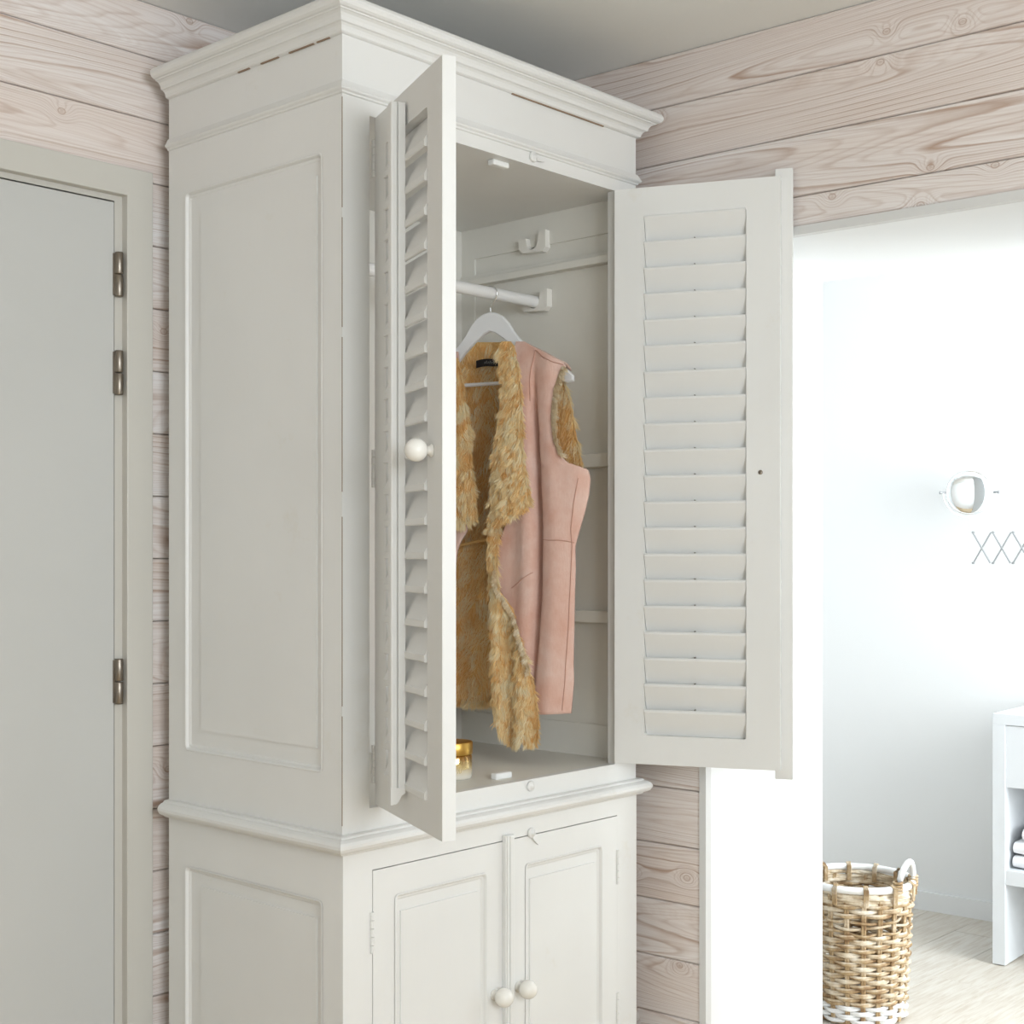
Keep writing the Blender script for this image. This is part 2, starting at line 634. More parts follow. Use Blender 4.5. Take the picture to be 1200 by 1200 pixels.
def struct(name, mb, mat, mtx=None, parent=None):
    o = mb.build(name, mat, parent, mtx)
    if parent is None:
        o['kind'] = 'structure'
    return o


# floor and ceiling
struct('floor', MB().box(ROOM_X0 - 0.1, 1.62, ROOM_Y0 - 0.1, WY + 0.1, -0.06, 0.0), 'oak')
struct('ceiling', MB().box(ROOM_X0 - 0.1, 1.72, ROOM_Y0 - 0.1, WY + 0.12, CEIL, CEIL + 0.06), 'ceil')


def plank_mesh(length, pitch, thick=0.016):
    """tongue-and-groove plank along local x, face at -y, chamfered long edges and a small recessed joint"""
    h = pitch / 2 - 0.0008
    prof = [(thick, -h), (0.004, -h), (0.0008, -h + 0.002), (0.0, -h + 0.0045), (0.0, h - 0.0045), (0.0008, h - 0.002), (0.004, h), (thick, h)]
    return MB().prism(prof, 'x', -length / 2, length / 2)


PITCH = 0.145


def plank_row(parent, cx, cy, cz, length, mat, mtx_rot, pitch=PITCH):
    me = plank_mesh(length, pitch).mesh('plank', [mat])
    return link('plank', me, parent, None, T(cx, cy, cz) @ mtx_rot)


# --- back wall (planks run along X), door opening left
DX1, DX0 = -0.1044, -1.02   # door leaf edges
DTOP = 2.1467
CAS_X1, CAS_TOP = -0.0173, 2.223
CAS_X0 = DX0 - (CAS_X1 - DX1)
wb = MB()
wb.box(ROOM_X0, CAS_X0 + 0.03, WY + 0.016, WY + 0.12, 0, CEIL)
wb.box(CAS_X0 + 0.03, CAS_X1 - 0.03, WY + 0.016, WY + 0.12, CAS_TOP - 0.03, CEIL)
wb.box(CAS_X1 - 0.03, 1.60, WY + 0.016, WY + 0.12, 0, CEIL)
wall_back = struct('wall_back', wb, 'backing')
z = 2.4929 + PITCH          # seam heights read off the wall: 2.493, 2.349, 2.203 ...
rows = []
zt = CEIL
zs = [2.4935 - PITCH * k for k in range(0, 18)]
tops = [CEIL] + zs
for a, b in zip(tops[:-1], tops[1:]):
    b = max(b, 0.0)
    if a - b < 0.02:
        continue
    rows.append((a, b))
for a, b in rows:
    p = a - b
    c = (a + b) / 2
    spans = [(ROOM_X0, CAS_X0), (CAS_X1 - 0.002, 1.028)] if b < CAS_TOP - 0.02 else [(ROOM_X0, 1.028)]
    for s0, s1 in spans:
        me = plank_mesh(s1 - s0, p).mesh('plank', ['pine'])
        link('plank', me, wall_back, None, T((s0 + s1) / 2, WY, c))

# --- door_1: flush leaf, frame, casing, three hinges
leaf = MB()
leaf.box(DX0, DX1 - 0.003, WY + 0.006, WY + 0.046, 0.008, DTOP - 0.004, 0.002)
door = struct('door_1', leaf, 'door')
fr = MB()
JI = -0.0846
fr.box(DX1, CAS_X1 - 0.01, WY + 0.010, WY + 0.11, 0, DTOP + 0.012, 0.0)
fr.box(CAS_X0 + 0.01, DX0 - 0.003, WY + 0.010, WY + 0.11, 0, DTOP + 0.012, 0.0)
fr.box(CAS_X0 + 0.01, CAS_X1 - 0.01, WY + 0.010, WY + 0.11, DTOP + 0.012, CAS_TOP - 0.01, 0.0)
fr.box(DX0 - 0.003, DX1, WY + 0.010, WY + 0.11, DTOP, DTOP + 0.012, 0.0)
fr.build('door_frame', 'casing', door)
stop = MB().box(DX0 - 0.003, DX1, WY + 0.048, WY + 0.06, 0, DTOP)
stop.build('rebate', 'casing', door)
cas = MB()
cas.box(JI, CAS_X1, WY - 0.012, WY + 0.012, 0, CAS_TOP, 0.002)
cas.box(CAS_X0, DX0 - (JI - DX1), WY - 0.012, WY + 0.012, 0, CAS_TOP, 0.002)
cas.box(CAS_X0, CAS_X1, WY - 0.0122, WY + 0.012, DTOP + 0.0125, CAS_TOP, 0.002)
cas.build('casing', 'casing', door)
for zt_, zb_ in ((2.0292, 1.9284), (1.8061, 1.7054), (1.1071, 1.0045)):
    zm = (zt_ + zb_) / 2
    h = MB()
    for a, b in ((zb_, zm - 0.001), (zm + 0.001, zt_)):
        h.lathe([(0.0, a), (0.0085, a), (0.0095, a + 0.002), (0.0095, b - 0.002), (0.0085, b), (0.0, b)], 16, mtx=T(DX1 + 0.005, WY - 0.001, 0))
    h.box(DX1 - 0.007, DX1 + 0.004, WY + 0.002, WY + 0.0065, zb_ + 0.003, zt_ - 0.003)
    h.build('hinge', 'steel', door)

# --- right wall with the passage to the bathroom
WROT = RZ(-math.pi / 2 + 0)  # planks: local x runs toward -Y, face (-y local) looks to -X


def wmtx(y, z_, off=0.0):
    # local x along the wall toward the camera (-Y), local -y looks into the room (-X)
    return T(wx(y, off), y, z_) @ RZ(-math.pi / 2 + WANG)


def wall_prism(mb, y0, y1, z0, z1, o0, o1):
    mb.prism([(wx(y0, o0), y0), (wx(y1, o0), y1), (wx(y1, o1), y1), (wx(y0, o1), y0)], 'z', z0, z1)


YJ2 = -1.15  # unseen far jamb, opening narrowed so less bathroom light spills onto the cupboard doors
core = MB()
wall_prism(core, WY, YJ + 0.001, 0, CEIL, 0.016, 0.019)
wall_prism(core, YJ, YJ2, SOFF + 0.001, CEIL, 0.016, 0.019)
wall_prism(core, YJ2, ROOM_Y0, 0, CEIL, 0.016, 0.019)
wall_right = struct('wall_right', core, 'backing')
inner = MB()
wall_prism(inner, WY + 0.9, YJ, 0, CEIL, 0.019, PASS)
wall_prism(inner, YJ, YJ2, SOFF, CEIL, 0.019, PASS)
wall_prism(inner, YJ2, ROOM_Y0, 0, CEIL, 0.019, PASS)
struct('wall_passage', inner, 'white')
tops = [CEIL, 2.4872] + [2.4872 - PITCH * k for k in range(1, 18)]
for a, b in zip(tops[:-1], tops[1:]):
    b = max(b, 0.0)
    if a - b < 0.02:
        continue
    c, p = (a + b) / 2, a - b
    if b >= SOFF + 0.005:
        segs = [(WY - 0.005, ROOM_Y0, c, p)]
    elif a > SOFF + 0.02:
        segs = [(WY - 0.005, YJ + 0.018, c, p), (YJ + 0.018, YJ2, (a + SOFF + 0.02) / 2, a - SOFF - 0.02), (YJ2, ROOM_Y0, c, p)]
    else:
        segs = [(WY - 0.005, YJ + 0.018, c, p), (YJ2 - 0.018, ROOM_Y0, c, p)]
    for y0, y1, cc, pp in segs:
        ln = abs(y1 - y0) / math.cos(WANG)
        me = plank_mesh(ln, pp).mesh('plank', ['pine'])
        link('plank', me, wall_right, None, wmtx((y0 + y1) / 2, cc))
# corner trims round the opening
tr = MB()
wall_prism(tr, YJ + 0.0185, YJ - 0.0005, 0, SOFF + 0.02, -0.004, 0.019)
struct('trim_1', tr, 'trim')
tr = MB()
wall_prism(tr, YJ, YJ2, SOFF - 0.0005, SOFF + 0.0205, -0.004, 0.019)
struct('trim_2', tr, 'trim')

# --- bathroom shell
BX0 = PASS


def far_y(px):
    return on_plane(px, 600, RN, FARX)


BYN, BYS = 1.5, -2.6
m = MB()
wall_prism(m, BYN + 0.1, BYS - 0.1, 0, CEIL, FARX - WC, FARX - WC + 0.08)
struct('wall_far', m, 'bath')
struct('wall_bathroom', MB().box(wx(BYN, PASS), wx(BYN, FARX - WC), BYN, BYN + 0.08, 0, CEIL), 'bath')
struct('ceiling_bathroom', MB().box(1.72, 3.3, BYS - 0.1, BYN + 0.1, CEIL, CEIL + 0.06), 'bath')
m = MB()
ws, wn = 1.72, 3.0   # bathroom window wall with an opening
m.box(1.6, ws, BYS - 0.08, BYS, 0, CEIL)
m.box(wn, 3.32, BYS - 0.08, BYS, 0, CEIL)
m.box(ws, wn, BYS - 0.08, BYS, 2.47, CEIL)
m.box(ws, wn, BYS - 0.08, BYS, 0, 0.5)
struct('wall_window_side', m, 'bath')
m = MB()
wall_prism(m, BYN, BYS, 0.0, 0.069, FARX - WC - 0.014, FARX - WC)
struct('baseboard_far', m, 'bath')
fb = struct('floor_bathroom', MB().box(1.62, 3.3, BYS - 0.1, BYN + 0.1, -0.06, -0.012), 'backing')
fw = 0.19
yy = BYS
k = 0
while yy < BYN + 0.1:
    y1 = min(yy + fw, BYN + 0.1)
    cut = (2.35, 2.9, 2.05, 2.62)[k % 4]
    for a, b in ((1.62, cut), (cut, 3.28)):
        me = MB().box(-(b - a) / 2 + 0.0006, (b - a) / 2 - 0.0006, -(y1 - yy) / 2 + 0.0006, (y1 - yy) / 2 - 0.0006, -0.012, 0.0, 0.001).mesh('floorboard', ['floor'])
        link('floorboard', me, fb, None, T((a + b) / 2, (yy + y1) / 2, 0))
    yy = y1
    k += 1

# --- the room behind the camera: walls with windows
m = MB()
m.box(ROOM_X0, -2.6, ROOM_Y0 - 0.1, ROOM_Y0, 0, CEIL)
m.box(-0.3, 1.7, ROOM_Y0 - 0.1, ROOM_Y0, 0, CEIL)
m.box(-2.6, -0.3, ROOM_Y0 - 0.1, ROOM_Y0, 2.45, CEIL)
m.box(-2.6, -0.3, ROOM_Y0 - 0.1, ROOM_Y0, 0, 1.2)
struct('wall_front', m, 'white')
m = MB()
for a, b in ((-2.6, -2.54), (-1.48, -1.42), (-0.36, -0.3)):
    m.box(a, b, ROOM_Y0 - 0.08, ROOM_Y0 - 0.03, 1.2, 2.45)
m.box(-2.6, -0.3, ROOM_Y0 - 0.08, ROOM_Y0 - 0.03, 1.2, 1.26)
m.box(-2.6, -0.3, ROOM_Y0 - 0.08, ROOM_Y0 - 0.03, 2.39, 2.45)
struct('window_1', m, 'white')
m = MB()
m.box(ROOM_X0 - 0.1, ROOM_X0, ROOM_Y0 - 0.1, WY + 0.12, 0, CEIL)
struct('wall_left', m, 'white')

# ================================================================== the wardrobe
W, D = 0.963, 0.6075
wardrobe = empty('wardrobe', (W / 2, D / 2, 0))
tag(wardrobe, 'tall cream-white painted wardrobe with open louvred doors above panelled cupboard doors', 'wardrobe')
ZB, ZW0, ZW1, ZN, ZC = 0.0, 0.742, 0.781, 2.272, 2.388
ST = 0.022
OX0, OX1, OZ0, OZ1 = 0.0728, 0.879, 0.826, 2.240

# left side: local x = Y back, mirrored so that the outside looks to -X
SIDE = Matrix(((0, 1, 0, 0), (1, 0, 0, 0), (0, 0, 1, 0), (0, 0, 0, 1)))   # (x,y,z) -> (y,x,z)
up_hole = (0.0609, 0.5432, 0.900, 2.1628)
lo_hole = (0.0609, 0.5432, 0.175, 0.640)
frame_with_holes(0.022, D, 0.05, ZC + 0.02, [lo_hole, up_hole], ST).build('side_frame', 'paint', wardrobe, SIDE)
raised_panel(*up_hole, (0.085, 0.49, 0.9475, 2.120)).build('side_panel', 'paint', wardrobe, SIDE)
raised_panel(*lo_hole, (0.085, 0.49, 0.220, 0.600)).build('side_panel', 'paint', wardrobe, SIDE)
# right side, its inner face shows in the opening
RS = T(W, 0, 0) @ Matrix(((0, -1, 0, 0), (1, 0, 0, 0), (0, 0, 1, 0), (0, 0, 0, 1)))
rs_hole = (0.040, 0.542, 0.908, 2.158)
frame_with_holes(0.022, D, 0.05, ZC + 0.02, [rs_hole], ST, rad=0.001).build('side_frame', 'paint_in', wardrobe, RS)
MB().box(0.03, 0.552, 0.004, 0.0165, 0.898, 2.168).build('side_panel', 'paint_in', wardrobe, RS)
# back, top, middle floor
MB().box(ST, W - ST, D - 0.016, D - 0.002, 0.06, ZC).build('back_panel', 'paint_in', wardrobe)
MB().box(ST, W - ST, 0.022, D - 0.016, OZ0 - 0.022, OZ0).build('floor_board', 'paint_in', wardrobe)
MB().box(ST, W - ST, 0.022, D - 0.016, OZ1, OZ1 + 0.02).build('top_board', 'paint', wardrobe)
MB().box(ST, W - ST, 0.03, D - 0.016, 0.10, 0.12).build('floor_board', 'paint_in', wardrobe)
MB().box(ST, W - ST, 0.03, 0.05, 0.0, 0.12).build('plinth', 'paint', wardrobe)
MB().box(0.0, W, 0.0, D, ZC + 0.02, ZC + 0.06).build('roof_board', 'paint', wardrobe)
# face frames: upper slightly behind the corner line, with the worn corner edge
ff = MB()
ff.box(0.0, OX0, 0.0, 0.022, ZW1, ZC + 0.02)
ff.box(OX1, W, 0.0, 0.022, ZW1, ZC + 0.02)
ff.box(OX0, OX1, 0.0, 0.022, OZ1, ZC + 0.02)
ff.box(OX0, OX1, 0.0, 0.022, ZW1, OZ0)
FF0 = ff.build('face_frame', 'paint', wardrobe)
# worn corner edge, brown wood showing through the paint
for a, b in ((0.80, 1.02), (1.04, 1.42), (1.47, 1.78), (1.80, 2.02), (2.04, 2.262)):
    MB().box(-0.0004, 0.0008, -0.0004, 0.0010, a, b).build('worn_edge', 'worn', wardrobe)
LZ1 = 0.698
lf = MB()
lf.box(0.0, 0.0785, -0.002, 0.022, 0.04, ZW0 + 0.02)
lf.box(0.885, W, -0.002, 0.022, 0.04, ZW0 + 0.02)
lf.box(0.0785, 0.885, -0.002, 0.022, LZ1 + 0.0015, ZW0 + 0.02)
lf.box(0.0785, 0.885, -0.002, 0.022, 0.04, 0.118)
lf.build('face_frame', 'paint', wardrobe)
# mouldings
moulding([(0, ZW0 - 0.001), (0.010, ZW0), (0.013, ZW0 + 0.002), (0.014, ZW0 + 0.005), (0.020, ZW0 + 0.006), (0.0265, ZW0 + 0.010),
          (0.0305, ZW0 + 0.017), (0.0305, ZW0 + 0.023), (0.027, ZW0 + 0.029), (0.021, ZW0 + 0.033), (0.0155, ZW0 + 0.0345), (0.0145, ZW0 + 0.037),
          (0.012, ZW0 + 0.039), (0, ZW0 + 0.040)], W, D).build('waist_moulding', 'paint', wardrobe)
moulding([(0, 2.269), (0.004, 2.2705), (0.005, 2.2735), (0.0095, 2.2765), (0.0115, 2.280), (0.009, 2.284), (0.006, 2.290), (0.004, 2.295), (0, 2.297)],
         W, D).build('neck_moulding', 'paint', wardrobe)
moulding([(0, ZC), (0.006, ZC + 0.001), (0.009, ZC + 0.003), (0.010, ZC + 0.008), (0.0125, ZC + 0.013), (0.017, ZC + 0.0165), (0.021, ZC + 0.0175), (0.022, ZC + 0.0195),
          (0.0235, ZC + 0.025), (0.0275, ZC + 0.0305), (0.033, ZC + 0.034), (0.036, ZC + 0.0345), (0.037, ZC + 0.037), (0.042, ZC + 0.038), (0.047, ZC + 0.0415),
          (0.0500, ZC + 0.047), (0.0500, ZC + 0.053), (0.047, ZC + 0.059), (0.041, ZC + 0.063), (0.030, ZC + 0.065), (0, ZC + 0.066)],
         W, D).build('cornice', 'paint', wardrobe)
# dark joint lines where the cornice has come away a little
for y0, y1 in ((0.035, 0.075), (0.085, 0.165), (0.20, 0.26), (0.30, 0.34)):
    MB().box(-0.0048, -0.001, y0, y1, ZC - 0.0014, ZC + 0.001).build('joint_gap', 'worn', wardrobe)
MB().box(0.50, 0.83, -0.0046, -0.001, ZC - 0.0016, ZC + 0.001).build('joint_gap', 'worn', wardrobe)

# cleats, brackets, rod inside the right side
XI = W - ST
for zt_, zb_, dd in ((2.099, 2.0796, 0.022), (1.600, 1.565, 0.018), (1.200, 1.1695, 0.018)):
    MB().box(XI - dd, XI + 0.012, 0.024, D - 0.017, zb_, zt_, 0.002).build('cleat', 'paint_in', wardrobe)
MB().box(XI - 0.006, XI + 0.012, 0.024, D - 0.017, 2.0985, 2.112, 0.001).build('cleat', 'paint_in', wardrobe)


def bracket(y, z0, name):
    """U-shaped rod holder on the right side: polygon in (y,z)"""
    c = []
    for k in range(9):
        a = math.pi + math.pi * k / 8
        c.append((y + 0.019 * math.cos(a), z0 + 0.019 * math.sin(a) * 1.0))
    poly = [(y - 0.047, z0 + 0.028), (y - 0.047, z0 - 0.018), (y - 0.036, z0 - 0.028), (y + 0.034, z0 - 0.024), (y + 0.047, z0 - 0.012), (y + 0.047, z0 + 0.012), (y + 0.022, z0 + 0.014)]
    poly += [(p[0], p[1]) for p in c[::-1]] + [(y - 0.024, z0 + 0.024)]
    return MB().prism(poly, 'x', XI - 0.017, XI + 0.004).build(name, 'plastic' if False else 'knob', wardrobe)


bracket(0.315, 2.167, 'rod_bracket')
bracket(0.309, 2.011, 'rod_bracket')
ROD_Y, ROD_Z = 0.3056, 2.009
MB().tube([(ST + 0.002, ROD_Y, ROD_Z), (0.5, ROD_Y, ROD_Z), (XI - 0.002, ROD_Y, ROD_Z)], 0.0155, 20).build('hanging_rod', 'rod', wardrobe)

# magnetic catches
MB().box(0.470, 0.524, 0.026, 0.046, OZ1 - 0.012, OZ1 + 0.001, 0.004).build('door_catch', 'plastic', wardrobe)
MB().box(0.505, 0.560, 0.050, 0.070, OZ0 - 0.001, OZ0 + 0.014, 0.004).build('door_catch', 'plastic', wardrobe)


def turn_latch(x, y, z_, ang):
    o = MB()
    o.lathe([(0.0, 0), (0.011, 0), (0.012, 0.002), (0.012, 0.005), (0.0095, 0.007), (0.0055, 0.0075), (0.0045, 0.010), (0.003, 0.011), (0.0, 0.011)], 20, mtx=T(x, y, z_) @ Matrix.Rotation(math.pi / 2, 4, 'X'))
    ca, sa = math.cos(ang), math.sin(ang)
    pts = []
    for k, (l, w_) in enumerate(((0.006, 0.007), (0.016, 0.006), (0.026, 0.004), (0.036, 0.001))):
        bend = -0.00035 * (l * 1000 - 6) * 0.35
        for s in (-1, 1):
            for d in (0.003, 0.007):
                pts.append((x + ca * l - sa * (s * w_ + bend), y - d, z_ + sa * l + ca * (s * w_ + bend)))
    fs = []
    for i in range(3):
        a = i * 4
        fs += [(a, a + 4, a + 6, a + 2), (a + 1, a + 3, a + 7, a + 5), (a, a + 1, a + 5, a + 4), (a + 2, a + 6, a + 7, a + 3)]
    fs += [(0, 2, 3, 1), (12, 13, 15, 14)]
    o.add(pts, fs)
    o.build('turn_latch', 'paint', wardrobe)


turn_latch(0.573, 0.0, 2.2595, 0.0)
turn_latch(0.564, 0.0, 0.811, 0.0)
turn_latch(0.564, -0.002, 0.7035, math.radians(-48))

# ---- louvred doors: local x = s (from hinge), local y = inward, local z up; outer face y=0
DW, DT = 0.402, 0.026
DZ0, DZ1 = 0.833, 2.236
SX0, SX1, SZ0, SZ1 = 0.074, 0.322, 0.903, 2.167
NSL = 20
sp = (SZ1 - SZ0) / NSL


def slat_mesh():
    # polygon in (y inward, z): top leans inward, lower nose cut parallel to the door face
    w, t, tilt = 0.069, 0.0115, math.radians(24)
    sn, cs = math.sin(tilt), math.cos(tilt)

    def q(al, ac):
        return (al * sn + ac * cs, al * cs - ac * sn)
    top = [q(w / 2 - 0.0045 + 0.0045 * math.cos(a), t / 2 * math.sin(a)) for a in np.linspace(-math.pi / 2, math.pi / 2, 7)]
    y0, z0 = q(-w / 2, -t / 2)
    pts = top + [q(-w / 2 + 0.004, t / 2), (y0 + 0.006, z0 - 0.0115), (y0 + 0.002, z0 - 0.0118), (y0, z0 - 0.010), (y0, z0 + 0.001), (y0 + 0.0015, z0 + 0.0022)]
    ln = (SX1 - SX0) / 2 - 0.0012
    return MB().prism(pts, 'x', -ln, ln).mesh('slat', ['slat'])


SLAT = slat_mesh()


def knob_mesh(r=0.0215):
    prof = [(0.0, 0), (0.012, 0), (0.0125, 0.003), (0.0085, 0.006), (0.0075, 0.011)]
    for k in range(1, 12):
        a = -math.pi / 2 + math.pi * (k + 0.9) / 12.9
        prof.append((r * math.cos(a), 0.011 + r * 0.92 + r * math.sin(a)))
    prof.append((0.0, 0.011 + r * 1.92))
    return MB().lathe(prof, 24).mesh('knob', ['knob'])


KNOB = knob_mesh()


def hinge_mesh(h=0.05):
    mb = MB()
    n = 5
    for k in range(n):
        a, b = -h / 2 + h * k / n, -h / 2 + h * (k + 1) / n
        r = 0.0048 if k % 2 else 0.0044
        mb.lathe([(0, a + 0.0005), (r, a + 0.0005), (r, b - 0.0005), (0, b - 0.0005)], 12, smooth=False)
    return mb.mesh('hinge', ['paint'])


def louvred_door(pivot, ang, mirror):
    """ang = world direction of s; mirror flips the inward side"""
    c, s = math.cos(ang), math.sin(ang)
    ix, iy = (s, -c) if mirror else (-s, c)
    mtx = Matrix(((c, ix, 0, pivot[0]), (s, iy, 0, pivot[1]), (0, 0, 1, 0), (0, 0, 0, 1)))
    fm = frame_with_holes(0.0, DW, DZ0, DZ1, [(SX0, SX1, SZ0, SZ1)], DT, rad=0.006)
    d = fm.build('louvred_door', 'paint', wardrobe, mtx)
    for k in range(NSL):
        zc = SZ0 + sp * (k + 0.5)
        link('slat', SLAT, d, None, mtx @ T((SX0 + SX1) / 2, DT / 2 + 0.0005, zc))
    for hz in (2.155, 1.520, 0.915):
        link('hinge', HINGE, d, None, mtx @ T(-0.0055, -0.001, hz))
    return d, mtx


HINGE = hinge_mesh(0.078)
HINGE_S = hinge_mesh(0.085)

# left door, seen from outside: tilt rod and knob
A_L = math.radians(-114.6)
# inward must be rotated (0,1) by the opening angle: (sin a, ...) handled with mirror=False
dL, mL = louvred_door((0.0850, -0.003), A_L, False)
rodp = MB()
rx0, rx1 = 0.189, 0.209
prof = [(-0.004, 0.885), (-0.0305, 0.885), (-0.0340, 0.893), (-0.0335, 2.17), (-0.026, 2.205), (-0.004, 2.205)]
rodp.box(rx0, rx1, -0.019, -0.004, 0.895, 2.207, 0.001)
rodp.box(rx0 - 0.001, rx1 + 0.001, -0.0335, -0.0195, 0.872, 2.207, 0.0035)
rodp.prism([(-0.034, 0.868), (-0.034, 0.900), (-0.004, 0.900), (-0.005, 0.889), (-0.012, 0.886), (-0.017, 0.876), (-0.022, 0.870)], 'x', rx0 - 0.0014, rx1 + 0.0014)
rodp.build('tilt_rod', 'paint', dL, mL)
link('knob', KNOB, dL, None, mL @ T(0.348, 0.0, 1.534) @ Matrix.Rotation(math.pi / 2, 4, 'X'))
# right door, seen from inside: overlapping strip at the free edge
A_R = math.radians(-66.3)
dR, mR = louvred_door((0.8835, -0.004), A_R, True)
MB().box(0.386, 0.428, -0.012, 0.0, DZ0 - 0.024, DZ1 + 0.024, 0.0015).build('overlap_strip', 'paint', dR, mR)
MB().lathe([(0, 0), (0.005, 0), (0.0055, 0.0015), (0.004, 0.003), (0.0, 0.003)], 16, mtx=T(0.356, DT, 1.538) @ Matrix.Rotation(-math.pi / 2, 4, 'X')).build('knob_screw', 'steel', dR, mR)
for k in range(1, NSL):
    zc = SZ0 + sp * k
    MB().box(0.1965, 0.1985, DT / 2 - 0.002, DT / 2 + 0.012, zc - 0.004, zc + 0.0035).build('staple', 'steel', dR, mR)

# ---- cupboard doors below
for x0, x1, hole, fld, hx, kx in ((0.0798, 0.4690, (0.139, 0.419, 0.19, 0.638), (0.161, 0.394, 0.232, 0.600), 0.0765, 0.441),
                                  (0.4710, 0.8835, (0.544, 0.827, 0.19, 0.635), (0.566, 0.802, 0.232, 0.597), 0.8848, 0.5206)):
    mt = T(0, -0.003, 0)
    d = frame_with_holes(x0, x1, 0.12, LZ1 - 0.0005, [hole], 0.022).build('cupboard_door', 'paint', wardrobe, mt)
    raised_panel(*hole, fld).build('door_panel', 'paint', d, mt)
    link('knob', KNOB, d, None, T(kx, -0.003, 0.360) @ Matrix.Rotation(math.pi / 2, 4, 'X'))
    for hz in (0.572, 0.22):
        link('hinge', HINGE_S, d, None, T(hx, -0.004, hz))
    if x0 > 0.4:
        a = MB()
        a.box(0.4675, 0.4975, -0.011, 0.0, 0.10, LZ1 + 0.014, 0.0015)
        a.box(0.4715, 0.4765, -0.0135, 0.0, 0.10, LZ1 + 0.013, 0.001)
        a.box(0.4800, 0.4940, -0.0145, 0.0, 0.10, LZ1 + 0.012, 0.002)
        a.build('overlap_strip', 'paint', d, mt)

# ================================================================== hanger and fur vest
HX, HZ = 0.7561, ROD_Z
ua = math.radians(60)
UD = math.sin(ua) * RT - math.cos(ua) * FW            # toward the right shoulder
ND = -math.cos(ua) * RT - math.sin(ua) * FW           # toward the viewer side
HC = np.array([HX, ROD_Y])


def vpt(u, k, z_):
    p = HC + u * UD + k * ND
    return Vector((p[0], p[1], z_))


def vpix(px, py, k):
    n = ND
    p = on_plane(px, py, n, n @ HC + k)
    q = np.array([p.x, p.y]) - HC
    return q @ UD, p.z        # (u, z)


# hanger: outline in (u,z) from the picture, thickness along ND
hang_root = empty('coat_hanger', (HX, ROD_Y, 1.70))
tag(hang_root, 'white wooden coat hanger with steel hook on the wardrobe rod, holding the vest', 'hanger')
top_px = [(573, 366), (580, 367), (588, 371), (595, 379), (601, 389), (610, 400), (625, 412), (640, 420), (655, 428), (666, 434), (672, 440), (672, 446)]
bot_px = [(665, 449), (655, 446), (640, 439), (625, 431), (612, 421), (602, 409), (590, 398), (580, 391), (573, 389)]
half_t = [vpix(x, y, 0) for x, y in top_px]
half_b = [vpix(x, y, 0) for x, y in bot_px]
u0 = half_t[0][0]
half_t = [(u - u0, z_) for u, z_ in half_t]
half_b = [(u - half_b[-1][0], z_) for u, z_ in half_b]
left_t = [(-u, z_) for u, z_ in half_t[:0:-1]]
left_b = [(-u, z_) for u, z_ in half_b[::-1][1:]]
outline = half_t + half_b + left_b + left_t
poly = [Vector((u, 0, z_)) for u, z_ in outline]
mb = MB()
ring_n = len(outline)


def hang_curve(u):
    return 0.012 * (abs(u) / 0.24) ** 2


vs, fs = [], []
cz_ = sum(p[1] for p in outline) / ring_n
for kk, sc in ((-0.0075, 0.0), (-0.0045, 1.0), (0.0045, 1.0), (0.0075, 0.0)):
    for i, (u, z_) in enumerate(outline):
        # inset rim for a rounded edge
        zz = z_ + (0.0 if sc else (-0.003 if (i < len(half_t) or i >= ring_n - len(left_t)) else 0.003))
        vs.append(vpt(u, kk + hang_curve(u), zz))
for r in range(3):
    for i in range(ring_n):
        j = (i + 1) % ring_n
        fs.append((r * ring_n + i, r * ring_n + j, (r + 1) * ring_n + j, (r + 1) * ring_n + i))
mb.add(vs, fs, 0, False)
# faces front/back: strips between top and bottom of each half
nt_, nb_ = len(half_t), len(half_b)
for base in (0, 3 * ring_n):
    tr_ = [base + i for i in range(nt_)]
    br_ = [base + nt_ + nb_ - 1 - i for i in range(nb_)]
    tl_ = [base] + [base + ring_n - 1 - i for i in range(nt_ - 1)]
    bl_ = [base + nt_ + nb_ - 1 + i for i in range(nb_)]
    for tt, bb in ((tr_, br_), (tl_, bl_)):
        i = j = 0
        while i < len(tt) - 1 or j < len(bb) - 1:
            if j >= len(bb) - 1 or (i < len(tt) - 1 and i / (len(tt) - 1) <= j / (len(bb) - 1)):
                mb.add([vs[tt[i]], vs[tt[i + 1]], vs[bb[j]]], [(0, 1, 2)])
                i += 1
            else:
                mb.add([vs[tt[i]], vs[bb[j + 1]], vs[bb[j]]], [(0, 1, 2)])
                j += 1
mb.build('hanger_body', 'hanger', hang_root)
ht = half_t[0][1]
pts = [vpt(0, 0, ht - 0.004), vpt(0, 0, ht + 0.012)]
Rk = 0.0195
zc = ROD_Z - 0.0015
# neck sweeps to the right side of the rod, then over it
arc = []
for k in range(15):
    a = math.radians(-38 + 225 * k / 14)
    arc.append((Rk * math.cos(a), zc + Rk * math.sin(a)))
pts = [vpt(u, 0, z_) for u, z_ in [(0.0, ht - 0.004), (0.0, ht + 0.008), (0.001, ht + 0.016), (0.006, zc - 0.026), (0.012, zc - 0.0175)] + arc]
MB().tube(pts, 0.0017, 8).build('hook', 'chrome', hang_root)
bu0, bz0 = vpix(540, 452.5, 0.0)
bu1, bz1 = vpix(588, 449, 0.0)
bz = (bz0 + bz1) / 2
MB().tube([vpt(-0.20, 0.026, bz), vpt(-0.1, 0.01, bz), vpt(0, 0.004, bz), vpt(0.1, 0.01, bz), vpt(0.20, 0.026, bz)], 0.0048, 12).build('trouser_bar', 'hanger', hang_root)

# ---- vest
vest = empty('fur_lined_vest', (HX, ROD_Y, 1.0))
tag(vest, 'sleeveless pink suede vest with golden shearling fur lining, hanging open in the wardrobe', 'vest')


def interp_rows(rows, py):
    r = np.array(rows, float)
    return np.interp(py, r[:, 0], r[:, 1]), np.interp(py, r[:, 0], r[:, 2])


